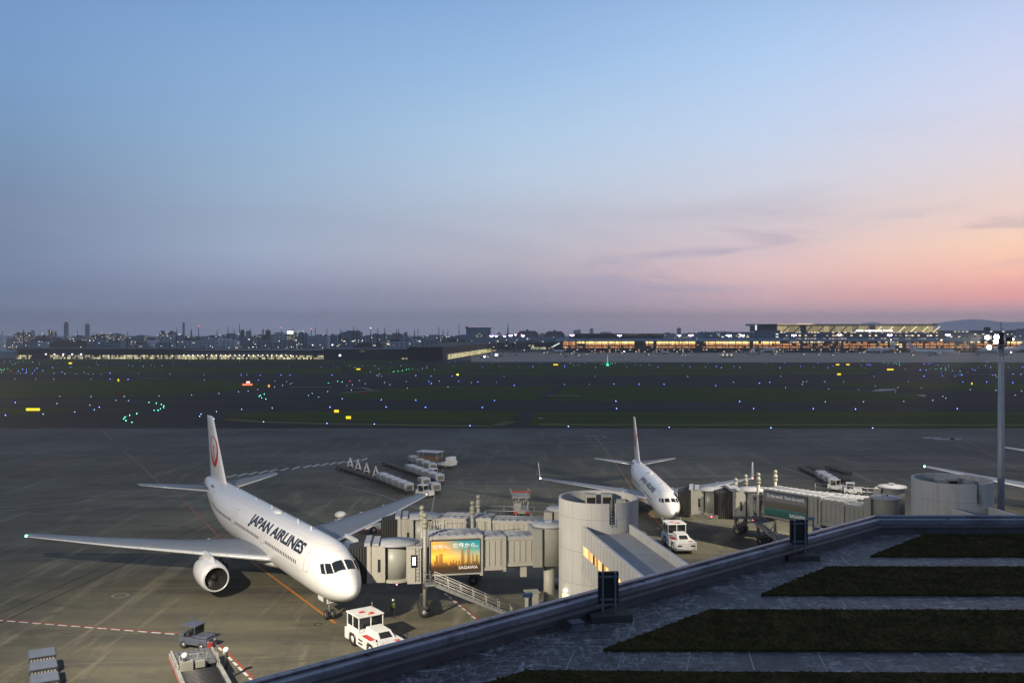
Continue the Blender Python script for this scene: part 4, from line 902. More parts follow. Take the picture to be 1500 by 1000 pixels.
    for k in range(10): b.tube((xq+.95, 1.95, zc+.1+k*.34), (xq+1.3, 1.95, zc+.1+k*.34), .022, n=4)
    for q_ in (.95, 1.3): b.tube((xq+q_, 1.95, zc-.1), (xq+q_, 1.95, zc+hc+.2), .03, n=4)
    b.bx(xq+.1, xq+1.35, 1.35, 1.62, zc-.1, zc+.0)
    b.build('cable_bracket', dsteel, rt)
    b = MB(); b.bx(segs[-1][1], Lb-1.0, -1.35, 1.35, zc-.1, zc+hc-.45); b.build('cab_link', ribcol, rt)
    b = MB()
    for sg in (1, -1): b.bx(segs[0][0]+1.0, segs[0][0]+1.6, sg*1.0-.2, sg*1.0+.2, segs[0][2]-1.1, segs[0][2]-.15)
    b.build('counterweight_box', cream, rt)
    if poster: poster(rt, segs)
    return rt
def poster_mat(kind):
    m = bpy.data.materials.new('printed_poster_'+kind); m.use_nodes = True; t = NT(m.node_tree); t.n.clear()
    b = t.node('ShaderNodeBsdfPrincipled'); o = t.node('ShaderNodeOutputMaterial'); t.l.new(b.outputs[0], o.inputs[0])
    u, v, z_ = t.sep(t.node('ShaderNodeTexCoord').outputs['UV'])
    if kind == 'sunset':
        left = t.ramp(v, [(0, (.02,.012,.008)), (.16, (.07,.03,.01)), (.28, (.55,.22,.02)), (.5, (.80,.45,.06)), (.72, (.62,.27,.03)), (1, (.50,.27,.06))])
        right = t.ramp(v, [(0, (.012,.012,.012)), (.2, (.06,.045,.02)), (.35, (.35,.24,.07)), (.55, (.30,.30,.17)), (.75, (.05,.22,.22)), (1, (.01,.16,.19))])
        c = t.mix(t.mrange(t.math('ADD', u, t.math('MULTIPLY', v, .35)), .35, 1.05, smooth=True), left, right)
        sk_ = t.node('ShaderNodeTexWhiteNoise'); sk_.noise_dimensions = '1D'; t.l.new(t.math('FLOOR', t.math('MULTIPLY', u, 34)), sk_.inputs['W'])
        hgt = t.math('ADD', t.math('MULTIPLY', sk_.outputs[0], .20), .20)
        for c0, c1, hh in ((.09, .15, .56), (.16, .24, .60), (.61, .68, .74), (.74, .80, .82), (.84, .87, .58), (.92, .96, .54)):
            ins = t.math('MULTIPLY', t.math('GREATER_THAN', u, c0), t.math('LESS_THAN', u, c1)); hgt = t.math('MAXIMUM', hgt, t.math('MULTIPLY', ins, hh))
        msk = t.math('LESS_THAN', v, hgt)
        bc = t.mix(t.mrange(v, .15, .6), (.03,.015,.008), (.42,.20,.04)); bc = t.mix(t.noise(t.xyz(t.math('MULTIPLY', u, 40), t.math('MULTIPLY', v, 6), 0), 1, 3), bc, (.05,.03,.015))
        c = t.mix(t.math('MULTIPLY', msk, .8), c, bc)
        c = t.mix(t.mrange(t.noise(t.xyz(t.math('MULTIPLY', u, 9), t.math('MULTIPLY', v, 7), 3), 1, 5), .48, .62, 0, t.mrange(v, .3, .12).node and 0.8), c, c) if False else c
    else:
        c = t.ramp(v, [(0, (.01,.06,.055)), (.24, (.015,.085,.08)), (.30, (.03,.13,.14)), (.34, (.10,.09,.06)), (.5, (.12,.11,.09)), (.62, (.13,.13,.12)), (.8, (.14,.145,.15)), (1, (.05,.07,.11))])
        hs = t.noise(t.xyz(t.math('MULTIPLY', u, 60), t.math('MULTIPLY', v, 26), 0), 1, 4, .7)
        ck = t.math('MULTIPLY', t.math('MULTIPLY', t.math('GREATER_THAN', v, .33), t.math('LESS_THAN', v, t.math('ADD', .55, t.math('MULTIPLY', t.noise(t.xyz(t.math('MULTIPLY', u, 7), 0, 0), 1, 3), .14)))), t.mrange(hs, .4, .65, .1, .9))
        c = t.mix(ck, c, (.03,.03,.025))
    t.set(b.inputs['Base Color'], c); b.inputs['Roughness'].default_value = .4
    t.set(b.inputs['Emission Color'], c); b.inputs['Emission Strength'].default_value = .75 if kind == 'sunset' else .12
    return m
def poster(kind, x0, x1, z0, z1, texts):
    def fn(rt, segs):
        wd = segs[-1][4]/2+.16
        b = MB(); b.bx(x0-.12, x1+.12, segs[-1][4]/2+.06, wd, z0-.12, z1+.12); fr = b.build('poster', mat('poster_backing', (.05,.05,.055), .5), rt)
        me = bpy.data.meshes.new('poster_print'); y_ = wd+.012
        me.from_pydata([(x1, y_, z0), (x0, y_, z0), (x0, y_, z1), (x1, y_, z1)], [], [(0, 1, 2, 3)])
        uv = me.uv_layers.new(name='UVMap')
        for i, q in enumerate(((0, 0), (1, 0), (1, 1), (0, 1))): uv.data[i].uv = q
        me.materials.append(poster_mat(kind)); o = bpy.data.objects.new('poster_print', me); COL.objects.link(o); o.parent = fr
        for (s_, fx, fz, fw, fh) in texts:
            m = MB(); W_, H_ = x1-x0, z1-z0
            put_text(m, s_, 1, lambda x, y: (x1-fx*W_-x, y_+.012, z0+fz*H_+y), bold=.02, width=fw*W_, height=fh*H_)
            m.build('poster_lettering', mat('letter_white', (.75,.75,.72), .5), fr)
    return fn
# near bridge at the big airliner
bridge('near boarding bridge with the sunset skyline poster, docked at the big airliner', (3.7, 91.2), (-11.3, 88.6), 4.0, math.atan2(-.3, -3.4),
       [(1.5, 5.0, 4.55, 7.35, 2.5, True), (4.6, 7.4, 4.3, 7.5, 2.8, True), (6.9, 12.1, 4.05, 7.75, 3.1, False)], stairs=(11.6, 4.3, 2.6),
       poster=poster('sunset', 7.2, 11.9, 4.35, 7.35, [('世界へ。', .03, .74, .36, .15), ('世界から。', .44, .77, .52, .16), ('SAGAWA', .56, .09, .40, .10)]), gear=12.5, rail_seg=2)
bridge('boarding bridge drawn back behind the near one, railed along its flat roof', (5.5, 99.3), (-10.0, 101.4), 4.0, R(185),
       [(1.5, 8.4, 4.2, 7.0, 2.7, True), (7.6, 13.0, 3.9, 7.2, 3.0, True)], stairs=None, roofrail=True, rail_seg=0, gear=9.6, zc=3.5, hc=3.7, post_h=1.5)
bridge('far boarding bridge docked at the door of the smaller airliner', (47.2, 113.5), (27.6, 127.4), 3.2, R(168),
       [(1.5, 10, 3.9, 6.5, 2.6, True), (9, 18.5, 3.4, 6.3, 3.0, False)], stairs=None, ribcol=greyp, zc=2.45, hc=3.35, gear=19.6, post_h=1.0)
bridge('right boarding bridge with the green city poster, its cab open to the left', (43.3, 106.0), (31.3, 120.6), 3.9, R(180),
       [(1.5, 5.0, 4.3, 7.0, 2.5, True), (4.4, 8.0, 4.1, 7.2, 2.7, True), (7.4, 15.6, 3.85, 7.4, 3.0, True)], stairs=(16.0, 10.0, 2.5), ribcol=greyp,
       poster=poster('harbour', 9.3, 15.3, 4.2, 7.15, [('To the world.  From the world.', .05, .78, .90, .15), ('SAGAWA', .60, .06, .37, .15)]), gear=16.2, zc=3.3, hc=3.6, rail_seg=None, post_h=1.5)
# ================================================================ ground vehicles
def wheel(b, c, r, w_, mi=0, mi2=1):
    b.lathe((c[0], c[1]-w_/2, c[2]), [(0, r*.55), (0, r*.88), (w_*.2, r), (w_*.8, r), (w_, r*.88), (w_, r*.55)], 20, mi, 'y')
    b.lathe((c[0], c[1]-w_/2+.03, c[2]), [(0, .01), (0, r*.56), (w_-.06, r*.56), (w_-.06, .01)], 14, mi2, 'y')
def tug(label, loc, rz):
    rt = root('aircraft_tug', label, 'aircraft tug', loc, rz); W2 = 1.35; r = .62
    b = MB()      # body: side panels stop at the wheel arches, deck above
    for x0, x1 in ((-3.3, -2.55), (-1.0, .95), (2.4, 3.3)):
        b.bx(x0, x1, -W2, W2, .38, 1.2)
    b.bx(-3.3, 3.3, -W2+.38, W2-.38, .45, 1.2); b.bx(-3.3, 3.3, -W2, W2, 1.2, 1.42)
    for x in (-1.78, 1.68):
        for sg in (1, -1):   # arch corners
            for dx in (-.72, .72): b.add([(x+dx, sg*W2, 1.2), (x+dx*.55, sg*W2, 1.2), (x+dx, sg*W2, .85), (x+dx, sg*(W2-.3), 1.2), (x+dx*.55, sg*(W2-.3), 1.2), (x+dx, sg*(W2-.3), .85)], [(0, 1, 2), (3, 5, 4), (1, 4, 5, 2)])
    b.bx(3.3, 3.42, -W2+.1, W2-.1, .5, 1.15); bd = b.build('body', white_veh, rt, bev=.04)
    b = MB(); h = [(-.55, -.75), (1.75, -.75), (1.75, .95), (-.55, .95)]      # engine hood, sloping front
    b.add([(-.55, -.7, 1.42), (2.0, -.7, 1.42), (2.0, .95, 1.42), (-.55, .95, 1.42), (-.55, -.6, 2.02), (1.25, -.6, 1.98), (1.25, .85, 1.98), (-.55, .85, 2.02)], [(0, 1, 5, 4), (1, 2, 6, 5), (2, 3, 7, 6), (3, 0, 4, 7), (4, 5, 6, 7), (0, 3, 2, 1)])
    hd = b.build('hood', white_veh, rt, bev=.05)
    b = MB(); q = lambda y, t_: (2.0-.75*t_+.012, y, 1.42+.56*t_+.012)
    b.add([q(-.45, .15), q(.7, .15), q(.62, .85), q(-.38, .85)], [(0, 1, 2, 3)]); b.build('grille', black, hd)
    b = MB()
    for k in range(5): b.box((.15+.33*k, -1.03, 1.44), (.22, .5, .05), 0, R(8))
    b.build('red_louvre', red_paint, rt)
    b = MB()     # cab pillars, roof, lower walls
    for x in (-3.1, -.8):
        for y in (-1.15, 0, 1.15): b.box((x, y, 2.1), (.1, .09, 1.4))
    for y in (-1.15, 1.15): b.box((-2.0, y, 2.1), (.09, .09, 1.4))
    b.bx(-3.2, -.7, -1.25, 1.25, 2.78, 2.92); b.bx(-3.12, -.78, -1.18, 1.18, 1.42, 1.72); cb = b.build('cab', white_veh, rt, bev=.03)
    MB().bx(-3.07, -.83, -1.13, 1.13, 1.72, 2.78).build('cab_glass', glass, cb)
    b = MB(); b.box((-1.2, .3, 2.95), (.5, .25, .07)); b.box((-1.9, -.35, 2.94), (.35, .5, .05)); b.build('roof_marking', red_paint, cb)
    b = MB(); b.tube((-.9, -.1, 2.92), (-.9, -.1, 3.1), .1, n=10); b.build('beacon', emis('beacon_amber', (1, .35, .1), .8), cb)
    b = MB(); b.tube((-2.6, 1.0, 2.92), (-2.6, 1.0, 3.35), .02, n=5); b.ball((-2.6, 1.0, 3.4), .07, 6); b.build('antenna', steel, cb)
    for x in (-1.78, 1.68):
        for sg in (1, -1): b = MB(); wheel(b, (x, sg*(W2-.22), r), r, .42); b.build('wheel', [dark, white_veh], rt)
    b = MB()
    for sg in (1, -1): b.bx(3.4, 3.435, sg*.85-.28, sg*.85+.28, .95, 1.13)
    for sg in (1, -1):
        for z_ in (.62, .95): b.bx(-.5, .3, sg*(W2+.005)-.01, sg*(W2+.005)+.01, z_, z_+.14)
    b.build('headlight_slot', black, rt)
    b = MB(); b.bx(2.5, 3.0, .5, .95, 1.425, 1.45); b.build('bonnet_marking', mat('faded_red', (.5,.12,.12), .6), rt)
    b = MB(); b.bx(-3.6, -3.3, -.25, .25, .55, .85); b.tube((-3.5, 0, .7), (-4.3, 0, .72), .06); b.bx(-3.75, -3.3, .55, .62, .4, 1.3); b.build('tow_hitch', dsteel, rt)
    for sg in (1, -1): b = MB(); b.tube((3.1, sg*1.3, 1.42), (3.15, sg*1.42, 1.9), .018, n=5); b.box((3.15, sg*1.44, 1.95), (.05, .14, .2)); b.build('mirror', dsteel, rt)
    return rt
tg_ = tug('white aircraft tug coupled to the nose wheel of the big airliner', (-11.85, 79.2, 0), math.atan2(-.818, .575)); tg_.scale = (1, 1, .93)
tug('white aircraft tug in front of the smaller airliner, behind the link corridor', (21.2, 116.4, 0), R(-84))
def base_tractor(name, label, loc, rz, cabz=True, col=None):
    col = col or white_veh; rt = root(name, label, 'baggage tractor', loc, rz, None)
    b = MB(); b.bx(-1.4, 1.5, -.7, .7, .35, .95); b.bx(.2, 1.45, -.6, .6, .95, 1.15); b.bx(-1.4, -1.0, -.7, .7, .95, 1.2); b.build('body', col, rt, bev=.06)
    b = MB()
    if cabz:
        for x in (-.95, .2):
            for y in (-.62, .62): b.box((x, y, 1.45), (.07, .07, 1.0))
        b.bx(-1.1, .35, -.7, .7, 1.92, 2.02); b.build('cab_frame', col, rt, bev=.02)
        MB().bx(.18, .22, -.58, .58, 1.2, 1.9).build('windscreen', glass, rt)
    b = MB(); b.box((-.7, 0, 1.1), (.4, .9, .5)); b.build('seat', dark, rt)
    for x in (-.9, .95):
        for sg in (1, -1): b = MB(); wheel(b, (x, sg*.66, .33), .33, .22); b.build('wheel', [dark, steel], rt)
    b = MB()
    for sg in (1, -1): b.bx(1.5, 1.52, sg*.45-.12, sg*.45+.12, .65, .8)
    b.build('headlight', mat('lens', (.6,.6,.55), .1), rt)
    return rt
base_tractor('baggage_tractor', 'small white baggage tractor under the left wingtip of the big airliner', (-14.6, 153, 0), R(-30), True)
base_tractor('baggage_tractor', 'white baggage tractor with a lit cab at the head of the right container row', G(1226, 719)+(0,), R(-50))
base_tractor('baggage_tractor', 'small white baggage tractor just behind the right bridge roof', G(1249, 724)+(0,), R(-20))
base_tractor('baggage_tractor', 'white tractor between the two middle container rows', G(636, 702)+(0,), R(-40))
base_tractor('baggage_cart', 'dark blue canopied tractor behind the cargo loader at the lower left', G(289, 947)+(0,), R(-20), True, mat('cart_blue', (.07,.08,.12), .5))
E_dim = mat('container_silver', (.36,.37,.39), .45, .15, var=.12, scale=.8, dirt=((.16,.16,.16), 1.2, .5))
def dolly(label, loc, rz, kind, group):
    rt = root('container_dolly' if kind else 'flat_dolly', label, 'baggage dolly', loc, rz, group)
    b = MB(); b.bx(-1.25, 1.25, -.8, .8, .42, .55)
    for k in range(6): b.tube((-1.15+.46*k, -.72, .58), (-1.15+.46*k, .72, .58), .05, n=6)
    b.tube((1.25, 0, .45), (1.75, 0, .4), .05, n=6); b.build('frame', dsteel, rt)
    for x in (-.85, .85):
        for sg in (1, -1): b = MB(); wheel(b, (x, sg*.66, .2), .2, .14); b.build('wheel', [dark, steel], rt)
    if kind:
        b = MB(); b.add([(-1.15, -.72, .64), (1.15, -.72, .64), (1.15, .72, .64), (-1.15, .72, .64), (-1.15, -.72, 1.75), (1.15, -.72, 1.75), (1.15, .72, 1.75), (-1.15, .72, 1.75), (-1.15, -1.0, 1.15), (1.15, -1.0, 1.15), (-1.15, -1.0, 1.75), (1.15, -1.0, 1.75)],
            [(3, 2, 6, 7), (0, 3, 7, 4), (1, 5, 6, 2), (4, 7, 6, 5), (0, 8, 9, 1), (8, 10, 11, 9), (10, 4, 5, 11), (0, 4, 10, 8), (1, 9, 11, 5), (0, 1, 2, 3)])
        ct = b.build('container', E_dim, rt, bev=.03)
        b = MB(); b.bx(-.85, .85, .722, .735, .8, 1.6); b.bx(1.15, 1.162, -.55, .55, .8, 1.55); b.build('curtain', mat('curtain_grey', (.10,.105,.11), .7, var=.25, scale=3), ct)
        b = MB(); b.bx(-1.17, 1.17, -.74, .74, 1.75, 1.80); b.build('lid', mat('lid_pale', (.52,.54,.57), .5, var=.1), ct)
    return rt
DC = dolly('silver baggage container on a dolly in the rows behind the left wingtip', (0, 0, 0), 0, True, 'containers on dollies behind the wingtip')
DF = dolly('empty dark flat dolly in the rows behind the left wingtip', (0, 0, 0), 0, False, 'empty flat dollies behind the wingtip')
NTH = ['first', 'second', 'third', 'fourth', 'fifth', 'sixth', 'seventh', 'eighth', 'ninth']
used = set()
def drow(src, p, q, n, what, row, group):
    a, b_ = Vector(G(*p)), Vector(G(*q)); rz = math.atan2(*(b_-a).yx)
    for k in range(n):
        c = a+(b_-a)*k/max(1, n-1); lb = f'{NTH[k]} {what} from the left in {row}'
        if src.name not in used: used.add(src.name); src.location = (c.x, c.y, 0); src.rotation_euler.z = rz; src['label'] = lb; src['group'] = group; continue
        dup(src, (c.x, c.y, 0), rz+random.uniform(-.04, .04), lb, group)
g1, g2 = 'containers on dollies behind the wingtip', 'empty flat dollies behind the wingtip'
drow(DC, (561, 707), (597, 722), 5, 'silver container', 'the front row behind the wingtip', g1); drow(DC, (603, 694), (642, 708), 5, 'silver container', 'the middle row behind the wingtip', g1)
drow(DC, (606, 680), (632, 691), 4, 'silver container', 'the back row beside the canopied loader', g1); drow(DC, (622, 714), (637, 722), 2, 'silver container', 'the pair right of the red wingtip lamp', g1)
drow(DF, (500, 687), (554, 705), 9, 'flat dolly', 'the long front row beside the trestles', g2); drow(DF, (516, 686), (553, 698), 6, 'flat dolly', 'the row just behind the trestles', g2); drow(DF, (568, 681), (600, 693), 6, 'flat dolly', 'the row leading to the middle containers', g2)
g3 = 'empty flat dollies beyond the right bridge'
drow(DF, (1176, 688), (1200, 699), 5, 'flat dolly', 'the row behind the lit tractor at right', g3); drow(DF, (1190, 687), (1237, 705), 8, 'flat dolly', 'the long middle row beyond the right bridge', g3); drow(DF, (1217, 687), (1239, 694), 4, 'flat dolly', 'the short farthest row beyond the right bridge', g3)
drow(DC, (1204, 704), (1219, 713), 3, 'grey container', 'the row behind the lit tractor at right', 'containers behind the lit tractor')
def trestle(loc, rz):
    b = MB()
    for sg in (1, -1):
        b.tube((sg*.75, -.35, 0), (0, 0, 2.5), .06, n=5); b.tube((sg*.75, .35, 0), (0, 0, 2.5), .06, n=5)
    b.tube((-.5, -.2, .9), (.5, -.2, .9), .05, n=5); b.tube((-.5, .2, .9), (.5, .2, .9), .05, n=5); b.tube((-.3, 0, 1.6), (.3, 0, 1.6), .05, n=5)
    return tag(b.build('trestle', white_veh), 'white A-shaped trestle standing among the empty flat dollies', 'trestle', 'row of A-shaped trestles', loc=loc, rz=rz)
for u, v in ((513, 688), (524.5, 692), (537, 696.5), (550.5, 702)): x, y = G(u, v); trestle((x, y, 0), R(-15))
def loader_truck(label, loc, rz):
    rt = root('cargo_loader_truck', label, 'loader truck', loc, rz)
    b = MB(); b.bx(-4, 4, -1.2, 1.2, .6, 1.0); b.bx(2.4, 4.1, -1.2, 1.2, 1.0, 1.5); b.build('chassis', white_veh, rt, bev=.04)
    b = MB(); b.bx(2.6, 3.9, -1.1, 1.1, 1.5, 2.3); b.build('cab', white_veh, rt, bev=.1)
    b = MB()
    for x in (-3.8, .6):
        for y in (-1.1, 1.1): b.tube((x, y, 1.0), (x, y, 3.1), .06, n=6)
    b.build('canopy_post', steel, rt); MB().bx(-4.1, .9, -1.35, 1.35, 3.1, 3.22).build('canopy_roof', mat('lid_pale', ()), rt)
    MB().bx(-3.6, .4, -1.0, 1.0, 1.0, 2.2).build('cargo', mat('cargo_brown', (.16,.10,.07), .8, var=.3), rt)
    for x in (-2.8, 2.6):
        for sg in (1, -1): b = MB(); wheel(b, (x, sg*1.05, .45), .45, .3); b.build('wheel', [dark, steel], rt)
    return rt
loader_truck('white canopied loader truck at the far end of the container rows', G(640, 684)+(0,), R(-25))
# belt loader partly hidden under the left wing
rt = root('belt_loader', 'white belt loader with red trim behind the left wing of the big airliner', 'belt loader', G(530, 780)+(0,), R(8))
b = MB(); b.bx(-3.6, 2.6, -.9, .9, .6, 1.1); b.build('body', white_veh, rt, bev=.05)
b = MB(); b.bx(-3.62, 2.62, -.93, .93, .5, .62); b.build('red_skirt', red_paint, rt)
b = MB(); b.add([(-3.5, -.5, 1.3), (3.9, -.5, 1.6), (3.9, .5, 1.6), (-3.5, .5, 1.3), (-3.5, -.5, 1.5), (3.9, -.5, 1.85), (3.9, .5, 1.85), (-3.5, .5, 1.5)], [(0, 1, 2, 3), (4, 7, 6, 5), (0, 4, 5, 1), (3, 2, 6, 7), (0, 3, 7, 4), (1, 5, 6, 2)]); b.build('belt', dark, rt)
b = MB(); rail(b, [(-.5, -.6, 1.5), (3.8, -.6, 1.8)], 1.0, .8, .035); b.build('side_rail', white_veh, rt)
b = MB(); b.ball((-2.9, .3, 2.5), .8, 14, 0, (1, 1, .6)); b.tube((-2.9, .3, 1.1), (-2.9, .3, 2.4), .35, n=12); b.build('operator_hood', white_veh, rt)
for x in (-2.4, 1.6):
    for sg in (1, -1): b = MB(); wheel(b, (x, sg*.85, .5), .5, .3); b.build('wheel', [dark, steel], rt)
# high lift service truck seen over the railed bridge
rt = root('lift_truck', 'red-topped white lift truck seen over the railing between the two airliners', 'lift truck', G(762, 753)+(0,), R(-86)); rt.scale = (.9,)*3
b = MB(); b.bx(-2.8, 2.6, -1.3, 1.3, .6, 1.1); b.build('chassis', greyp, rt, bev=.05)
b = MB(); b.bx(1.2, 2.5, -1.25, -.1, 1.1, 2.3); b.build('cab', greyp, rt, bev=.08)
b = MB()
for y in (-1.2, 1.2): 
    b.tube((-2.4, y, 1.1), (1.0, y, 3.0), .09, n=6); b.tube((1.0, y, 1.1), (-2.4, y, 3.0), .09, n=6)
b.build('scissor_arms', steel, rt)
b = MB(); b.bx(-2.8, 1.6, -1.5, 1.5, 3.0, 3.15); rail(b, [(-2.8, -1.5, 3.15), (1.6, -1.5, 3.15), (1.6, 1.5, 3.15), (-2.8, 1.5, 3.15)], .9, 1.1, .04); b.build('platform', greyp, rt)
b = MB(); b.bx(1.5, 1.7, -1.55, 1.55, 3.95, 4.2); b.bx(2.6, 2.72, -1.4, -.7, .6, 1.1); b.bx(2.6, 2.72, .7, 1.4, .6, 1.1); b.build('red_bar', mat('signal_red', (.28,.03,.025), .5), rt)
b = MB()
for k in range(7): b.box((1.7, -1.2+.4*k, 2.2+.25*(k % 3)), (.08, .16, .5))
b.build('ladder_frame', greyp, rt)
for x in (-1.9, 1.7):
    for sg in (1, -1): b = MB(); wheel(b, (x, sg*1.1, .5), .5, .32); b.build('wheel', [dark, steel], rt)
# large cargo loader at the lower left
rt = root('cargo_loader', 'large grey cargo loader with a perforated deck and dome-topped posts, lower left', 'cargo loader', (-24.9, 72.2, 0), math.atan2(-.9, .47)); rt.scale = (.88,)*3; loader_grey = mat('loader_paint_shaded', (.30,.30,.29), .5, var=.15, scale=1.5, dirt=((.10,.09,.08), 1.5, .7))  # paint darkened: shade of the dim corner is put into the colour
perf = mat('deck_grey', (.13,.14,.15), .6, .2, var=.12, scale=1)
b = MB(); b.bx(-2.9, 1.0, -1.5, 1.5, 1.55, 1.75); dk = b.build('front_deck', perf, rt)
b = MB(); rnd = random.Random(3)
for i in range(9):
    for j in range(6):
        if rnd.random() < .85: b.box((-2.6+i*.36+rnd.uniform(-.04, .04), -1.2+j*.44, 1.757), (.16, .13, .01), 0, R(45))
b.build('deck_rollers', black, dk)
b = MB(); b.bx(1.6, 6.2, -1.5, 1.5, 1.25, 1.4)
b.build('rear_deck', dsteel, rt)
b = MB()
for i in range(14): b.tube((1.8+i*.31, -1.4, 1.43), (1.8+i*.31, 1.4, 1.43), .06, n=6)
b.build('roller_bed', dsteel, rt)
for sg in (1, -1):
    b = MB(); b.bx(-3.6, 6.3, sg*1.75-.16, sg*1.75+.16, 1.0, 1.5); b.bx(-3.2, 1.2, sg*1.75-.1, sg*1.75+.1, 1.5, 1.85); b.build('side_beam', loader_grey, rt, bev=.03)
    b = MB(); b.bx(-3.6, 6.3, sg*1.93-.02, sg*1.93+.02, .95, 1.12); b.build('red_stripe', red_mark, rt)
b = MB(); b.add([(-3.0, 1.4, 1.76), (-2.5, 1.4, 1.76), (-2.6, 1.9, 1.9), (-3.1, 1.8, 2.2)], [(0, 1, 2), (0, 2, 3)]); b.box((-2.85, 1.62, 1.95), (.55, .3, .3), 0, R(20)); b.build('red_stop', mat('signal_red', ()), rt)
for x, y in ((1.3, -1.2), (1.5, 2.3)):
    b = MB(); b.tube((x, y, 1.0), (x, y, 2.5), .14, n=10); p_ = b.build('lamp_post', dark, rt); b = MB(); b.ball((x, y, 2.7), .27, 12); b.build('dome', white_veh, p_)
b = MB(); b.bx(1.0, 1.6, -1.6, -.5, 1.4, 2.2); b.bx(1.05, 1.55, -.3, .5, 1.5, 2.1); b.build('control_stand', greyp, rt, bev=.03)
b = MB(); rail(b, [(1.1, -1.6, 1.75), (1.1, 1.5, 1.75), (2.2, 1.5, 1.75)], .9, .7, .03); b.build('guard_rail', loader_grey, rt)
b = MB()
for x0, x1, z0, z1 in ((-2.6, .6, .5, 1.5), (.6, -2.6, .5, 1.5), (1.8, 5.6, .4, 1.2), (5.6, 1.8, .4, 1.2)):
    for sg in (1, -1): b.tube((x0, sg*1.3, z0), (x1, sg*1.3, z1), .08, n=6)
b.build('scissor_arms', dsteel, rt)
for x in (-2.6, 1.2, 5.0):
    for sg in (1, -1): b = MB(); wheel(b, (x, sg*1.5, .42), .42, .35); b.build('wheel', [dark, steel], rt)
# covered carts in a file at the lower left corner
def cart(label, loc, rz):
    rt = root('covered_cart', label, 'baggage cart', loc, rz)
    b = MB(); b.bx(-1.15, 1.15, -.95, .95, .45, .58); b.tube((1.15, 0, .5), (1.6, 0, .45), .05, n=6); b.build('frame', dsteel, rt)
    b = MB(); b.bx(-1.0, 1.05, -.95, .95, .58, 1.65); b.build('body', mat('cart_body', (.07,.075,.12), .6, var=.2), rt, bev=.03)
    b = MB(); b.loft([[(-1.02, -1.0, 1.62), (-1.02, -.9, 1.78), (-1.02, .9, 1.78), (-1.02, 1.0, 1.62)], [(.95, -1.0, 1.62), (.95, -.9, 1.78), (.95, .9, 1.78), (.95, 1.0, 1.62)]], 0, smooth=False); b.build('cover', mat('cover_blue_grey', (.105,.125,.17), .55, var=.15, scale=1.2), rt)  # body and cover colours darkened to hold the corner's shade
    b = MB(); b.bx(-1.16, -1.02, -.95, .95, 1.3, 1.74)
    b.build('end_bar', dark, rt)
    b = MB()
    for k in range(8): b.bx(-1.18, -1.165, -.8+.22*k, -.68+.22*k, 1.45, 1.62)
    b.build('end_slats', greyp, rt)
    for x in (-.8, .8):
        for sg in (1, -1): b = MB(); wheel(b, (x, sg*.85, .22), .22, .16); b.build('wheel', [dark, steel], rt)
rz = math.atan2(2.6, -1.45)
for k, nm in enumerate(('blue-grey covered cart at the head of the short file in the lower left corner', 'middle covered cart of the file in the lower left corner', 'covered cart cut by the bottom edge in the lower left corner')):
    cart(nm, (-37.6+1.45*k, 73.2-2.65*k, 0), rz)
# equipment by the near bridge column
rt = root('ground_power_unit', 'beige power cabinet with an open side beside the bridge column', 'power cabinet', G(779, 898)+(0,), R(12))
b = MB(); b.bx(-.6, .6, -.5, .5, 0, 2.1); b.build('housing', cream, rt, bev=.05); MB().bx(-.45, -.1, -.52, -.5, .5, 1.7).build('opening', black, rt); MB().bx(-.7, .7, -.6, .6, 2.1, 2.2).build('lid', cream, rt)
# ---- worker standing in the shadow of the nose
def skinned(name, pts, m, sub=2):
    """pts: (position, radius, parent index)"""
    me = bpy.data.meshes.new(name); me.from_pydata([p for p, r, q in pts], [(q, i) for i, (p, r, q) in enumerate(pts) if q is not None], [])
    bm = bmesh.new(); bm.from_mesh(me); ly = bm.verts.layers.skin.verify(); bm.verts.ensure_lookup_table()
    for v, (p, r, q) in zip(bm.verts, pts): v[ly].radius = (r, r); v[ly].use_root = q is None
    bm.to_mesh(me); bm.free(); me.materials.append(m)
    o = bpy.data.objects.new(name, me); COL.objects.link(o)
    o.modifiers.new('skin', 'SKIN'); sb = o.modifiers.new('subdivision', 'SUBSURF'); sb.levels = sb.render_levels = sub
    return o
P_ = []
def jn(p, r, q=None): P_.append((p, r, q)); return len(P_)-1
pel = jn((0, 0, .95), .13); wa = jn((0, 0, 1.12), .12, pel); ch = jn((0, -.01, 1.33), .14, wa); nk = jn((0, 0, 1.48), .055, ch)
h1 = jn((0, -.01, 1.57), .075, nk); h2 = jn((0, -.015, 1.66), .09, h1); jn((0, -.01, 1.73), .06, h2); jn((0, -.115, 1.61), .016, h1)
for sg in (1, -1):
    sh = jn((sg*.18, 0, 1.41), .06, ch); el = jn((sg*.25, .03, 1.13), .043, sh); wr = jn((sg*.23, -.10, .92), .030, el); pm = jn((sg*.225, -.13, .85), .032, wr)
    for k in range(4): f_ = jn((sg*.225+(k-1.5)*.022, -.15, .79-.004*abs(k-1.5)), .009, pm); jn((sg*.225+(k-1.5)*.022, -.14, .75+.004*k), .008, f_)
    jn((sg*.19, -.17, .83), .010, pm)
    hp = jn((sg*.095, 0, .88), .09, pel); kn = jn((sg*.12, -.02, .50), .06, hp); an = jn((sg*.135, .015, .10), .042, kn); jn((sg*.15, -.14, .045), .04, an)
po = skinned('person', P_, mat('work_clothes', (.02,.022,.03), .8, var=.2, scale=5))
tag(po, 'ground worker in dark clothes, yellow-green vest and white helmet standing in the nose shadow', 'person', loc=(-11.4, 87.8, 0), rz=R(-20))
b = MB(); b.loft([[(.21*math.cos(a_*.5236)*w_, -.01+.15*math.sin(a_*.5236)*w_, z) for a_ in range(12)] for z, w_ in ((1.0, .88), (1.15, .86), (1.33, 1.0), (1.44, .85))], 0, (0, 0)); b.build('vest', mat('vest_lime', (.16,.24,.03), .7, var=.1), po)
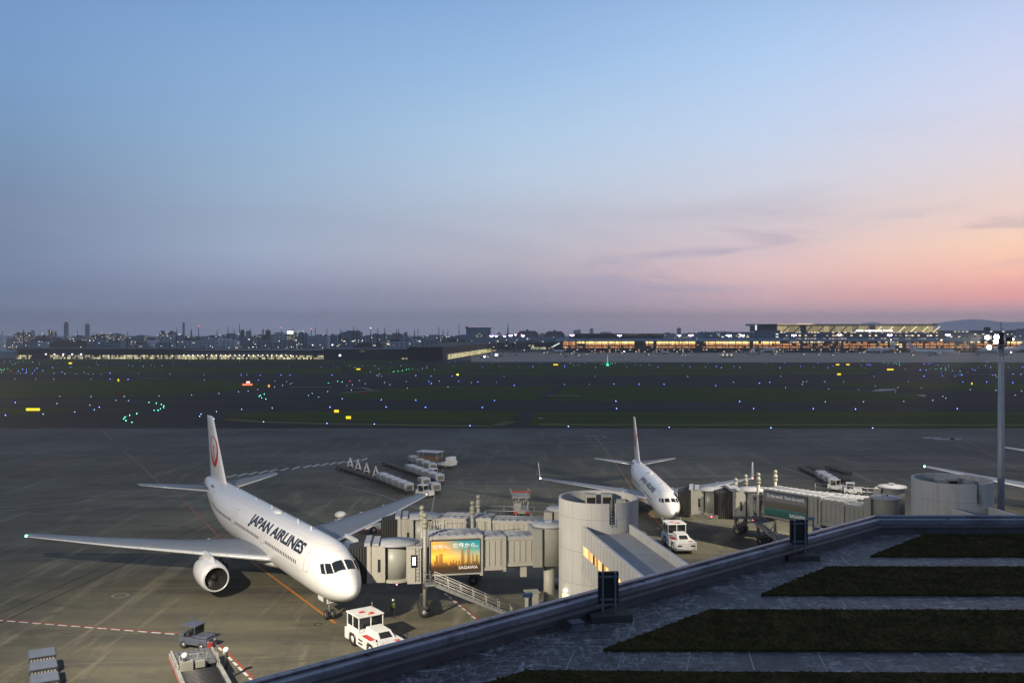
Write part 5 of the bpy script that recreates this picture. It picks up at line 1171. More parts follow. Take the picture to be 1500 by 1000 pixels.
b = MB(); b.loft([[(.118*math.cos(a_*.5236)*w_, -.02+.135*math.sin(a_*.5236)*w_, z) for a_ in range(12)] for z, w_ in ((1.66, 1.12), (1.68, 1.0), (1.75, .92), (1.80, .6), (1.82, .1))], 0, (0, 1)); b.build('helmet', mat('helmet_white', (.6,.6,.6), .4), po)
# ================================================================ airfield lights and signs
def airlight(col, group, label):
    b = MB(); b.tube((0, 0, 0), (0, 0, .3), .06, .05, 6, 0); b.ball((0, 0, .38), .088, 8, 1)
    o = b.build('taxiway_light', [dsteel, col]); return tag(o, label, 'airfield light', group)
LB = [(0,"112,703 727,738 40,798 1472,790 806,486 807,530 938,532 455,475 237,488 186,487 313,468 135,470 166,458 192,455 195,475 270,448 252,465 20,408 35,405 75,398 290,415 12,478 520,440 385,443"),
(300,"559,500 624,501 392,538 266,500 407,500 933,500 1328,737 917,738 895,858 1242,863 1292,683"),
(600,"46,503 157,506 312,507 141,547 158,563 220,545 359,547 498,550 637,552 767,577 46,686 117,739 533,741 622,690 442,875 1163,880 535,442 683,442 903,437 1135,430 1135,443 1497,566"),
(900,"180,568 364,569 743,579 872,554 1063,560 1138,553 11,694 16,748 917,695 1020,749 1457,750 402,887 1147,892 1246,411 1487,411 1157,433 1213,445 1363,434 1457,445 747,433 783,443 875,434 918,444 552,441 668,441 321,440 497,429"),
(1200,"296,417 312,429 352,421 364,426 376,425 181,445 103,433 69,445 338,446 630,456 740,462 784,463 769,507 775,412 768,416 802,416 820,410 868,423 894,478 905,505 947,427 995,505 1020,492 1040,495 1046,500 1118,455 1128,462 1143,465 1166,450 1218,431 1228,402 1256,443 1386,441 1420,492 1479,494 1483,433 1490,441 1417,557 1227,551 1052,549 1270,498 266,752 1012,750 391,893")]
LP = [(0,"439,658 666,660 910,659 848,688 941,691 1165,655 1403,648 418,711 658,724 690,757 548,773 316,790 1462,806 150,488 121,486 397,485 475,490 558,490 618,480 645,490 683,494 741,494 657,437 820,437 707,406 780,425 719,425 903,404 945,427 973,436 994,404 1026,397 1050,437 1108,428 1132,437 1117,397 1186,428 1266,428 1271,404 1385,398 1015,490 1244,493 1496,498 1496,537 671,529 395,528 109,527 263,527 418,408 341,397"),
(300,"307,498 65,440 184,429 252,398 512,440 615,432 853,441 944,432 973,440 1022,400 1060,433 1154,432 1247,433 1363,408 1424,401 1437,432 1100,443 1275,452 1213,477 103,637 247,625 318,617 387,606 512,588 570,577 514,542 600,548 626,566 639,559 758,652 787,637 834,663 899,623 1007,676 1041,580 1074,613 1081,573 1178,563 1317,555 1356,571 1475,548 1483,598 1131,540 493,744 270,754 85,771 68,825 430,847 1260,503 1267,495 1280,493 1295,510 1270,507"),
(600,"281,589 690,509 1357,510 1134,570 1316,568 453,556 289,406 333,400 323,433 128,433 610,408 645,400 657,433 519,435 750,398 805,401 795,442 943,410 1200,427 1237,424 1323,386 1362,412 1362,443 22,455 57,452 95,452 129,449 180,458 1285,408 1250,408 1175,412"),
(900,"536,511 1219,509 1382,549 1408,549 1376,569 1252,593 1110,411 896,411 787,411 685,411 457,412 250,418 260,426 193,428 155,422 90,438 30,412 70,413 5,414"),
(1200,"42,549 180,549 652,548 403,509 68,603 291,609 577,592 412,584 558,624 748,596 1107,607 1294,613 1483,618 1436,650 906,657 928,673 832,687 619,695 325,698 45,698")]
LG = [(0,"1091,703 1145,710 1181,718 1199,728 1197,740 1174,750 1158,762 1128,762 1002,785 949,798 916,811 906,825 922,838 965,850 90,420 112,415 136,403 172,399 200,402 218,403 237,404 245,404 2,455 10,462 28,455 28,465 58,452"),
(300,"407,648 398,658 416,668 435,641 447,677 907,560 973,547 1005,550 1385,476 1416,470 1447,466 1478,460 1498,456"),
(600,"1430,415 1470,415 1400,415 1415,413 1485,415"),
(1200,"320,390 510,415 545,415 556,410 566,418 576,414 590,426 585,405 617,405 809,454 853,456 886,455 895,448 928,446 925,460 950,441 978,467 1031,472 1290,500 1300,515 1312,505 475,410 1322,512")]
LR = [(0, "82,468"), (300, "1063,546 1352,484"), (1200, "1087,478 1288,497")]
for tab, colr, grp, lb in ((LB, E_blue, 'blue edge lights', 'small blue edge light glowing beside a dark taxiway'), (LP, E_pale, 'pale blue-white lights', 'small pale blue-white light glowing on the dark airfield'),
                           (LG, E_green, 'green lights', 'small green light in a curved or clustered taxiway line'), (LR, E_red, 'red lights', 'small red light on the dark airfield')):
    src = None
    for u0, st_ in tab:
        for q in st_.split():
            a_, b_ = q.split(','); x, y = G(u0+int(a_)/5, 450+int(b_)/5)
            if src is None: src = airlight(colr, grp, lb); o = src
            else: o = src.copy(); COL.objects.link(o)
            o.location = (x, y, 0.02)
def sign(label, u, v, wpx, hpx, m, name='taxiway_sign', ticks=False):
    x, y = G(u, v+hpx/2+.3); k = y/F; w_, h_ = wpx*k, max(.7, hpx*k)
    rt = root(name, label, 'airfield sign', (x, y, 0), 0)
    b = MB(); b.box((0, 0, .45+h_/2), (w_, .2, h_)); b.box((0, .0, .35), (w_*.9, .3, .1)); b.build('box', black, rt)
    b = MB(); b.box((0, -.11, .45+h_/2), (w_*.97, .02, h_*.9)); b.build('lit_face', m, rt)
    b = MB()
    for sg in (-.35, .35): b.box((sg*w_, 0, .2), (.1, .1, .4))
    b.build('leg', steel, rt)
sgn = [(48.5,601,21,4.2,'widest lit yellow sign, on the left grass patch'),(103,532.2,5,2.5,'small lit yellow sign in front of the cargo shed at the far left'),(173.5,557.5,2,4,'tiny upright lit yellow marker sign left of the red-lit sign'),(493,603.5,7,4.2,'left one of the two tilted lit yellow signs on the long grass strip'),(510.5,613,7.5,4.4,'right and nearer one of the two tilted yellow signs on the grass strip'),(525,541,6,2.2,'small lit yellow sign before the dark hangar'),(814,534.4,7,2,'flat lit yellow sign below the grey far apron'),(1227,534.3,5,2,'left of a pair of small lit yellow signs below the far hall'),(1242,534.2,5,2,'right of a pair of small lit yellow signs below the far hall'),(1229,548.6,5.5,2.6,'lone lit yellow sign nearer than the pair below the far hall'),(1304,541.6,10,2.4,'long lit yellow sign left of the lamp mast'),(1423.5,562.5,2,3,'tiny lit yellow marker on the grass left of the lamp mast')]
for u, v, w_, h_, lb in sgn: sign(lb, u, v, w_, h_, E_yellow)
sign('lit orange-red sign with a white top, on the left grass', 362.5, 564, 15, 2.6, emis('sign_red', (1,.22,.10), 1.6)); sign('lit pinkish white box behind the orange-red sign', 363.5, 560.5, 5.5, 2.8, emis('sign_pink', (1,.5,.45), 2.2)); sign('small amber lit marker right of the orange-red sign', 394, 566, 2.4, 3.8, emis('sign_amber', (1,.4,.08), 1.6))
sign('unlit dark red board on the left grass', 176, 578, 11, 3, mat('dull_red_board', (.22,.04,.03), .7)); sign('unlit dark red board at the right end of a grass patch', 532, 576.5, 17, 1.6, mat('dull_red_board', ()))
x, y = G(670.3, 551); b = MB(); b.tube((0, 0, 0), (0, 0, .8), .08, n=6); b.ball((0, 0, 1.1), .55, 8, 1); tag(b.build('taxiway_light', [dsteel, emis('lamp_yellow', (1,.9,.1), 5)]), 'single round yellow light in the middle of the dark grass', 'airfield light', loc=(x, y, 0))
x, y = G(890, 535.5); rt = root('signal_mast', 'slim mast with a glowing green base on the far grass', 'signal mast', (x, y, 0)); b = MB(); b.tube((0, 0, 0), (0, 0, 9), .5, .18, 8); b.build('pole', emis('signal_green', (.08,.75,.5), .9), rt); b = MB(); b.tube((0, 0, 0), (0, 0, 2.2), 1.5, .4, 10); b.build('green_lamp', emis('signal_green_bright', (.08,.9,.55), 1.6), rt)
# ================================================================ far terminal across the runways
def span(u0, u1, y): return (u0-750)*y/F, (u1-750)*y/F
def zz(v, y): return max(0.0, zat(v, y))
blue_wall = mat('blue_grey_cladding', (.18,.235,.31), .5, var=.12, scale=.02)
dark_wall = mat('dark_cladding', (.035,.04,.05), .6, var=.15, scale=.02)
pale_wall = mat('pale_cladding', (.26,.29,.33), .6, var=.1, scale=.02)
far_roof = mat('far_metal_roof', (.24,.31,.40), .45, .2, var=.1, scale=.02)
def blk(u0, u1, v0, v1, y, dep, m, name, parent, mi=None):
    x0, x1 = span(u0, u1, y); b = MB(); b.bx(x0, x1, 0, dep, zz(v1, y), zz(v0, y)); return b.build(name, m, parent)
YP = 1340.0
rt = root('pier_building', 'long low terminal pier with amber glazed bays stretching across the far apron', 'building', (0, YP, 0))
blk(824, 1600, 499.6, 509.6, YP, 40, dark_wall, 'wall', rt)
b = MB(); x0, x1 = span(815, 1600, YP); b.bx(x0, x1, -4, 44, zz(499.6, YP), zz(497.6, YP)); b.bx(x0, x1, 2, 40, zz(497.6, YP), zz(496.2, YP)); b.build('roof', far_roof, rt)
amb = winmat('amber_hall', (.20,.08,.03), [(.75,.30,.10), (.95,.42,.12), (.62,.22,.08), (1,.60,.25)], 3.2, 9.0, .95, 1.15, .9, .9, glass=(.10,.05,.03), varst=.55)
yel = winmat('yellow_clerestory', (.2,.15,.05), [(1,.72,.22), (1,.80,.36), (1,.62,.16)], 4.1, 9.0, .92, 2.2, .92, .9, glass=(.10,.07,.03), varst=.5)
amb2 = winmat('amber_hall_dim', (.10,.05,.03), [(.7,.30,.12), (.85,.40,.18), (.4,.2,.12)], 3.7, 3.2, .6, 1.0, .85, .7, glass=(.04,.03,.03), varst=.8)
wh2 = winmat('white_hall', (.08,.08,.07), [(1,.9,.6), (1,.7,.3), (.9,1,.8)], 5.2, 3.4, .5, 1.6, .8, .6, varst=.8)
for u0, u1, um, lm in ((825, 843, None, amb), (845, 856, yel, amb2), (858, 929, yel, amb), (946, 957, yel, amb2), (962, 1019, yel, amb), (1021, 1032, wh2, amb2), (1034, 1098, yel, amb), (1104, 1142, yel, amb), (1143, 1172, wh2, amb), (1176, 1232, wh2, amb2), (1236, 1270, amb2, amb), (1272, 1300, wh2, amb), (1303, 1325, wh2, wh2), (1328, 1352, amb2, amb), (1355, 1398, amb2, amb), (1400, 1428, wh2, amb2), (1430, 1462, wh2, amb), (1474, 1499, yel, amb), (1502, 1590, yel, amb)):
    g_ = blk(u0, u1, 503.1, 509.2, YP-.8, .8, lm, 'glazed_bay', rt); g_.location.y = -1.0
    g_ = blk(u0, u1, 500.0, 502.9, YP-.8, .8, um or amb, 'clerestory', rt); g_.location.y = -1.0
b = MB()
for k in range(80):
    x = span(822, 1600, YP)[0]+k*9.8; b.bx(x, x+.7, -2.0, -1.0, 0, zz(499.6, YP))
b.build('column', dark_wall, rt, kind='stuff')
b = MB(); x0, x1 = span(824, 1600, YP); b.bx(x0, x1, -3, 38, zz(511.4, YP), zz(509.6, YP)); b.build('deck_slab', dark_wall, rt)
blk(824, 1600, 511.4, 516.5, YP, 36, winmat('ground_floor', (.05,.05,.055), [(1,.8,.4), (1,.95,.8), (1,.3,.15), (.7,.9,.8)], 4.3, 3.0, .30, 1.2, .5, .45, varst=.9), 'ground_floor', rt)
YH = 1500.0
rt = root('terminal_hall', 'tall far terminal hall with a lit soffit, slanting struts and a wedge-ended roof', 'building', (0, YH, 0))
blk(1108, 1376, 486.2, 500, YH, 60, winmat('hall_storeys', (.14,.18,.24), [(1,.75,.35), (1,.9,.6), (.9,.55,.25), (.8,.95,1)], 5.0, 5.6, .5, 1.9, .72, .38, varst=.85), 'lower_storeys', rt)
blk(1376, 1392, 487.5, 500, YH, 50, blue_wall, 'end_wing', rt)
so_m = mat('hall_soffit', (.30,.27,.20), .6, var=.15, scale=.05)
lw = winmat('hall_lit_wall', (.30,.25,.15), [(.50,.40,.20), (.62,.50,.24), (.36,.30,.17)], 9.5, 40, .97, .8, .96, .95, glass=(.1,.1,.08), varst=.5)
b = MB(); x0, x1 = span(1138, 1371, YH); b.bx(x0, x1, 6, 60, zz(486.2, YH), zz(477.2, YH)); b.build('lit_wall', lw, rt)
b = MB(); xa, xb, xc = span(1108, 0, YH)[0], span(1371, 0, YH)[0], span(1375.5, 0, YH)[0]
b.loft([[(xa, -6, zz(474.6, YH)), (xa, 70, zz(473.6, YH)), (xa, 70, zz(477, YH)), (xa, 6, zz(477.4, YH))], [(xc, -6, zz(474.4, YH)), (xc, 70, zz(473.6, YH)), (xb, 70, zz(477, YH)), (xb, 6, zz(477.6, YH))]], 0, smooth=False); b.build('roof', far_roof, rt)
blk(1110, 1138, 476, 486.2, YH, 50, dark_wall, 'dark_end', rt)
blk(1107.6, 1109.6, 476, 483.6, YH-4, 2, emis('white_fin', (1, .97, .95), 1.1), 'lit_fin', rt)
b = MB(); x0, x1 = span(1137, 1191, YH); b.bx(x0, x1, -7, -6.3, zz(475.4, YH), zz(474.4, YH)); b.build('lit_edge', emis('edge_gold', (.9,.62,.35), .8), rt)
for u0, u1 in ((1170, 1174), (1174.5, 1190)): blk(u0, u1, 474.0, 475.4, YH-8, 1, emis('roof_sign_white', (1, .98, .95), 1.8), 'lit_roof_sign', rt)
for u0, u1 in ((1255, 1266), (1268, 1293), (1295, 1309)): blk(u0, u1, 483.2, 485.4, YH-3, 1, emis('roof_sign_white', ()), 'lit_panel', rt)
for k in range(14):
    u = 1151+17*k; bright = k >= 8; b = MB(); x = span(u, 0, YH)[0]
    b.tube((x-3.6, 3, zz(486, YH)), (x+3.6, -4, zz(478, YH)), .8, n=6); b.build('strut', emis('lit_strut', (1, .80, .38), 1.3 if bright else .35) if bright else mat('strut_dark', (.10,.09,.08)), rt)  # bright struts glow by emission in place of light falling on them
for k in range(13):
    b = MB(); x = span(1172+16.9*k, 0, YH)[0]; b.tube((x, 0, zz(474.6, YH)), (x, 0, zz(473.4, YH)), .35, n=5, mi=0); b.ball((x, 0, zz(473.1, YH)), .5, 6, 1); b.build('roof_light', [dark_wall, emis('small_white', (1, .9, .8), 2.5)], rt)
rt = root('office_block', 'blue-grey stepped block adjoining the far hall on its left', 'building', (0, 1420, 0))
ww = winmat('sparse_windows', (.16,.21,.28), [(1,.85,.5), (1,.95,.85), (.8,1,.9)], 6.5, 4.2, .16, 1.3, .6, .4, varst=.7)
blk(1030, 1108, 486, 500, 1420, 40, ww, 'wall', rt); blk(1032, 1062, 484.8, 486, 1425, 30, blue_wall, 'plant_room', rt); blk(1108, 1142, 483.4, 499, 1424, 30, ww, 'wing', rt)
b = MB()
for k in range(7): x = span(1031+4.6*k, 0, 1420)[0]; b.ball((x, 0, zz(485.5, 1420)), .6, 6)
b.build('roof_lights', emis('small_white', ()), rt, kind='stuff')
rt = root('car_park_block', 'long flat blue-grey block right of the far hall behind the lamp mast', 'building', (0, 1480, 0))
blk(1382, 1488, 484.4, 500, 1480, 50, ww, 'wall', rt); blk(1440, 1446, 479, 484.4, 1490, 8, dark_wall, 'vent_stack', rt); blk(1382, 1487, 483.9, 484.4, 1478, 54, dark_wall, 'roof_edge', rt)
rt = root('concourse', 'dark low concourse with a strip of lit windows left of the far office block', 'building', (0, 1500, 0))
blk(836, 972, 488.4, 497, 1500, 40, dark_wall, 'wall', rt); blk(884, 970, 489.6, 491.6, 1499, 1, winmat('strip_lit', (.05,.05,.05), [(.8,.85,.6), (.6,.7,.55), (.9,.8,.6)], 3.0, 6, .7, .55, .8, .9), 'window_strip', rt)
rt = root('concourse', 'low grey walkway building leading left from the amber pier', 'building', (0, 1380, 0))
blk(716, 826, 494, 499, 1400, 30, blue_wall, 'wall', rt); blk(716, 826, 502, 512, 1380, 26, winmat('walk_dark', (.04,.05,.06), [(1,.9,.5), (.8,1,.8), (1,.3,.2)], 5, 4, .12, 1, .6, .4), 'lower_wall', rt)
b = MB(); x0, z0 = span(808, 0, 1330)[0], zz(508.5, 1330); x1, z1 = span(819.5, 0, 1330)[0], zz(502.5, 1330); b.tube((x0, -50, z0), (x1, -50, z1), .8, n=6); b.build('lit_ramp', emis('ramp_white', (.85,1,.95), 1.2), rt)
blk(778, 800, 508.5, 511.5, 1370, 3, emis('lit_store', (.8,.85,.5), .7), 'lit_opening', rt)
# cargo sheds with lit docks (left)
YC = 985.0
dock = winmat('lit_dock', (.10,.09,.05), [(1,.85,.42), (.75,.68,.40), (.35,.33,.22), (1,.95,.65)], 1.9, 2.2, .8, 1.3, .85, .85, glass=(.05,.05,.035), varst=.85)
rt = root('cargo_shed', 'long dark cargo shed with a yellow-lit ground floor at the far left', 'building', (0, YC, 0))
blk(24, 268, 510.6, 519.6, YC, 60, dark_wall, 'wall', rt); blk(24, 47, 519.8, 525.8, YC+1, 50, dock, 'lit_dock', rt); blk(74, 268, 519.8, 525.8, YC+1, 50, dock, 'lit_dock', rt); blk(47, 74, 519.8, 526.5, YC+1, 50, dark_wall, 'wall', rt)
for u in (68, 80.5, 93.5, 106.5, 119.5):
    b = MB(); b.ball((span(u, 0, YC)[0], -1.2, zz(518.6, YC)), .75, 8); b.build('dock_lamp', emis('dock_lamp_violet', (.85, .75, 1), 4), rt)
rt = root('cargo_shed', 'grey-roofed cargo shed with a close row of lamps over its lit docks', 'building', (0, YC-12, 0))
blk(268, 474, 513.4, 519.6, YC-12, 60, mat('shed_grey', (.10,.105,.12), .6, var=.1, scale=.02), 'wall', rt); blk(268, 435, 519.8, 526.6, YC-11, 50, dock, 'lit_dock', rt); blk(435, 474, 520, 526.3, YC-11, 50, dock, 'lit_dock', rt)
b = MB(); x0, x1 = span(268, 474, YC-12); b.bx(x0, x1, -2.5, 62, zz(513.6, YC-12), zz(512.6, YC-12)); b.build('roof', mat('shed_grey', ()), rt)
for k in range(24):
    b = MB(); b.ball((span(269.5+6.8*k, 0, YC-12)[0], -1.0, zz(520, YC-12)), .55, 8); b.build('dock_lamp', emis('dock_lamp_white', (1, .95, .85), 3), rt)
rt = root('cargo_shed', 'dark plain shed between the lamp-lit shed and the yellow-sided warehouse', 'building', (0, YC-20, 0))
blk(474, 602, 511, 527, YC-20, 60, dark_wall, 'wall', rt); blk(527, 555, 512.5, 515.5, YC-21, 1, dock, 'lit_window', rt); blk(587, 597, 524, 526, YC-21, 1, dock, 'lit_window', rt)
rt = root('warehouse', 'very dark warehouse whose right flank is lit yellow along the ground', 'building', (0, 0, 0))
fa, fb_, fc, fd = G(597, 528), G(648, 528), G(727, 514), G(660, 513); b = MB(); b.prism([fa, fb_, fc, fd], 0, 1); zt_ = zat(508.5, fb_[1])
b = MB(); b.prism([fa, fb_, fc, fd], 0, zt_); b.build('wall', mat('warehouse_dark', (.028,.026,.028), .7, var=.2, scale=.02), rt)
b = MB(); p, q = Vector(fb_), Vector(fc); d_ = (q-p); n_ = Vector((d_.y, -d_.x)).normalized()*.6; p2 = p+d_*.06; b.add([(*(p2+n_), .3), (*(q+n_), .3), (*(q+n_), 5.6), (*(p2+n_), 5.6)], [(0, 1, 2, 3)]); b.build('lit_dock', winmat('lit_dock_xy', (.2,.17,.08), [(1,.80,.36), (1,.90,.5), (.5,.42,.22)], 2.6, 2.2, .9, 1.3, .9, .9, axis='xy', glass=(.05,.05,.035), varst=.5), rt)
b = MB()
for k in range(14): c = Vector(fa)+(Vector(fb_)-Vector(fa))*k/13; b.tube((c.x, c.y+2, zt_), (c.x, c.y+2, zt_+2), .35, n=5)
b.build('roof_vent', dark_wall, rt, kind='stuff')
rt = root('blast_fence', 'pale low building end at the left edge before the cargo shed', 'building', (0, 980, 0)); blk(-30, 23, 515, 525, 980, 30, pale_wall, 'wall', rt); blk(-30, 24, 514.2, 515, 978, 34, far_roof, 'roof', rt)
# ================================================================ distant town and works
cnt = {}
ORD = ['first', 'second', 'third', 'fourth', 'fifth', 'sixth', 'seventh', 'eighth', 'ninth', 'tenth', 'eleventh', 'twelfth', 'thirteenth', 'fourteenth', 'fifteenth', 'sixteenth', 'seventeenth', 'eighteenth', 'nineteenth', 'twentieth']
tone = {'b': ('blue-grey', (.19,.235,.30)), 'd': ('dark', (.07,.08,.10)), 'p': ('pale', (.42,.46,.52)), 'r': ('brown', (.15,.10,.095)), 'g': ('grey', (.24,.265,.30)), 'w': ('whitish', (.60,.63,.66))}
CITY = [  # u0, u1, top row, distance, tone, lit share, kind
 (-6,8,489.5,1500,'w',0,'silo'),(20,30,488.5,2600,'b',.45,'flats'),(31.5,36,486.8,2700,'d',.3,'flats'),(38,43,487.5,2600,'d',.5,'flats'),(45,49,485,2800,'b',.35,'flats'),(52,68,492,2300,'r',.15,'shed'),
 (70.5,76,483.5,2700,'d',.5,'flats'),(79,82,486,2900,'b',.3,'flats'),(36,54,499,1700,'g',.02,'shed'),(54,73,500,1650,'p',.0,'shed'),(72,102,500.5,1500,'r',.0,'shed'),(66,90,496,2000,'b',.03,'shed'),(102,127,501.5,1450,'r',.01,'shed'),
 (93.5,99,473,4200,'b',.02,'tower'),(124.5,130,475.5,4200,'b',.01,'tower'),(103,122,492.5,2500,'b',.2,'flats'),(133,155,491,2500,'d',.35,'flats'),(155,177,489.5,2500,'g',.4,'flats'),(128,148,498,1700,'b',.05,'shed'),(148,176,500,1600,'b',.02,'shed'),
 (177,192,498,1900,'g',.08,'shed'),(190,214,492,2600,'b',.15,'flats'),(196,215,503,1500,'g',.02,'shed'),(215,228,497.5,1700,'w',.0,'shed'),(228,252,502,1500,'b',.02,'shed'),(233,241,486,2600,'b',.2,'flats'),(246,256,486.5,2500,'d',.15,'flats'),(240,270,491,2400,'p',.25,'flats'),
 (256,275,493,2200,'b',.1,'flats'),(267,271,472.5,3000,'b',0,'stack'),(279,281.5,483.5,2600,'d',0,'stack'),(262,290,498,1700,'p',.02,'shed'),(275,300,494,2300,'g',.1,'shed'),(290,318,499,1600,'p',.03,'shed'),(300,320,493,2300,'b',.1,'shed'),(308,345,498.5,1650,'w',.03,'shed'),
 (325,345,490,2500,'b',.1,'shed'),(352,357,484.5,2300,'d',.2,'tower'),(345,372,495,2000,'b',.04,'shed'),(360,368,484,2600,'b',.02,'drum'),(372,383,491,2300,'b',.1,'shed'),(384,386.5,483,2000,'d',.0,'stack'),(389,396.5,483,2000,'d',.0,'drum'),
 (384,396,490,2000,'d',.05,'shed'),(398,422,489,1700,'p',.06,'works'),(372,398,499.5,1550,'g',.08,'shed'),(396,434,500.5,1500,'g',.05,'shed'),(420,434,488,1720,'b',.3,'works'),(434,450,489,1750,'b',.12,'works'),(451,480,491.5,1550,'p',0,'ribbed'),(481,494,491.5,1600,'b',.0,'ribbed'),
 (494,500,490,1800,'d',.3,'works'),(500,528.5,486,1900,'b',.08,'works'),(498,520,499,1550,'b',.25,'shed'),(517,560,505,1300,'d',.01,'shed'),(529,545,492,1900,'g',.15,'works'),(545,556,490,2000,'b',.2,'works'),(556,566,489.5,2000,'g',.15,'works'),(566,590,490,2100,'b',.12,'works'),
 (591,597,487.5,2200,'b',.1,'works'),(560,600,500,1500,'p',.06,'shed'),(597,625,495,2100,'b',.1,'works'),(600,616,499.5,1500,'p',.1,'shed'),(616,645,499.5,1520,'g',.1,'shed'),(620,650,491.5,2500,'b',.15,'flats'),(650,682,492,2400,'b',.1,'shed'),(645,683,499,1560,'d',.05,'shed'),
 (682.5,718.5,480.2,1650,'b',.0,'hangar'),(728,734,487,2300,'b',.2,'drum'),(718,757,493.5,2100,'g',.12,'shed'),(756,789.5,484.5,2500,'d',.06,'stepped'),(798,827.5,485,2500,'d',.06,'stepped'),(738,756,490,3500,'b',.1,'flats'),(790,798,489,3500,'b',.1,'flats'),
 (992,997.5,480.5,4500,'b',.02,'tower'),(864,869,481,6000,'b',.0,'tower'),(840,845,483.5,6000,'b',.0,'tower'),(845,851,483,6500,'b',0,'flats'),(880,896,486.5,6000,'g',.02,'flats'),(1001,1028,488,3200,'b',.2,'flats'),(972,990,488.5,3400,'b',.15,'flats'),(1488,1520,483,2400,'b',.05,'flats')]
CITY.sort()
wherec = lambda u: 'above the left cargo shed' if u < 268 else 'above the lamp-lit shed' if u < 480 else 'above the dark sheds' if u < 700 else 'left of the far hall' if u < 1105 else 'at the right edge'
names = {'flats': ('apartment_block', 'apartment block'), 'shed': ('factory_shed', 'low shed'), 'tower': ('tower_block', 'slim tower'), 'stack': ('chimney', 'chimney stack'), 'drum': ('storage_drum', 'round drum building'), 'works': ('works_building', 'works building'), 'ribbed': ('works_building', 'ribbed windowless building'), 'silo': ('silo', 'round-topped silo'), 'hangar': ('hangar_block', 'square windowless hangar'), 'stepped': ('hotel_block', 'round-shouldered block')}
for i, (u0, u1, vt, y, tn, lit, kd) in enumerate(CITY):
    key = (tn, kd, wherec(u0)); tot = sum(1 for c in CITY if (c[4], c[6], wherec(c[0])) == key); cnt[key] = cnt.get(key, 0)+1
    nm, ds = names[kd]; lb = (f'{tone[tn][0]} {ds} on the skyline {key[2]}' if tot == 1 else f'{ORD[cnt[key]-1]} {tone[tn][0]} {ds} from the left on the skyline {key[2]}')
    x0, x1 = span(u0, u1, y); w_ = x1-x0; h_ = zz(vt, y); rt = root(nm, lb, ds.split()[-1] if kd != 'flats' else 'apartment block', ((x0+x1)/2, y, 0)); rnd = random.Random(i)
    base = tone[tn][1]; fade = min(.6, max(0, (y-1400)/9000)); c = base
    m = mat('city_'+tn, base, .7, var=.12, scale=.03) if lit == 0 else winmat(f'city_{tn}_{int(lit*100)}_{kd}', base, [(1,.85,.5), (1,.95,.8), (1,.6,.3), (.7,1,.85)], 4.6 if kd == 'flats' else 7.5, 3.4 if kd == 'flats' else 4.5, lit*.55, 2.2, .55, .4, axis='xy', seed=i % 5, varst=.9)
    dp = min(40, max(8, w_*.6)); b = MB()
    if kd in ('stack',): b.tube((0, 0, 0), (0, 0, h_), w_/2, w_*.38, 12); b.build('shaft', m, rt); b = MB(); b.tube((0, 0, h_), (0, 0, h_+1.2), w_*.42, n=12); b.build('rim', dark_wall, rt)
    elif kd in ('drum', 'silo'): b.lathe((0, 0, 0), [(0, w_/2), (h_*.88, w_/2), (h_*.95, w_*.42), (h_, w_*.12)], 20, caps=(0, 1)); b.build('wall', m, rt); b = MB(); b.tube((w_*.2, 0, h_*.9), (w_*.2, 0, h_+4), .5, n=5); b.build('vent', dark_wall, rt)
    elif kd == 'stepped':
        b.bx(-w_/2, w_/2, 0, dp, 0, h_*.72); b.bx(-w_*.46, w_*.46, 2, dp-2, h_*.72, h_*.9); b.bx(-w_*.36, w_*.38, 3, dp-3, h_*.9, h_); b.build('wall', m, rt)
        b = MB(); b.bx(-w_*.06, w_*.04, 8, 14, h_, h_+4); b.build('lift_house', dark_wall, rt)
        for sg in (-.4, .4): b = MB(); b.ball((w_*sg, 0, h_*.95), 1.1, 6); b.build('warning_light', emis('warn_red', (1,.15,.12), 2.5), rt)
    else:
        b.bx(-w_/2, w_/2, 0, dp, 0, h_); wl = b.build('wall', m, rt)
        if kd == 'ribbed' :
            b = MB(); n = int(w_/3)
            for k in range(n): b.bx(-w_/2+k*3.0, -w_/2+k*3.0+1.0, -.5, 0, 1, h_-1)
            b.build('ribs', mat('city_g', (.24,.265,.30)), rt)
        if kd == 'hangar':
            b = MB(); b.bx(-w_*.1, w_*.16, -.6, 0, h_*.55, h_*.74); b.build('window_panel', winmat('hangar_windows', (.10,.11,.10), [(.9,.8,.45), (.5,.5,.4)], 2.6, 3.2, .6, .8, .8, .7), rt)
            b = MB(); b.bx(-w_/2-2, w_/2+2, -2, dp+2, h_, h_+.8); b.bx(-w_/2, -w_*.42, 0, 8, h_, h_+3); b.build('roof_edge', dark_wall, rt)
            for sg in (-.42, -.05, .2, .46): b = MB(); b.ball((w_*sg, -1, h_+1.8), .6, 6); b.build('warning_light', emis('warn_red', ()), rt)
            blk(674, 683, 490, 505, y, 20, m, 'annex', rt).location.x = -(x0+x1)/2
        elif kd == 'tower' and u0 < 200:
            b = MB(); b.bx(-w_*.3, w_*.3, 2, dp-2, h_, h_+6); b.tube((w_*.2, 4, h_+6), (w_*.2, 4, h_+16), .8, n=5); b.build('roof_plant', m, rt)
            b = MB(); b.ball((w_*.2, 2, h_+9 if u0 < 110 else h_+3), 3.0 if u0 < 110 else 1.3, 6); b.build('warning_light', emis('warn_red_soft', (1,.35,.3), 1.3), rt)
        else:
            b = MB(); b.bx(-w_*rnd.uniform(.1, .4), w_*rnd.uniform(.05, .3), dp*.3, dp*.7, h_, h_+rnd.uniform(1.5, 4)); b.bx(w_*rnd.uniform(.2, .3), w_*.42, dp*.3, dp*.6, h_, h_+rnd.uniform(1, 2.5)); b.build('roof_plant', dark_wall if rnd.random() < .5 else m, rt)
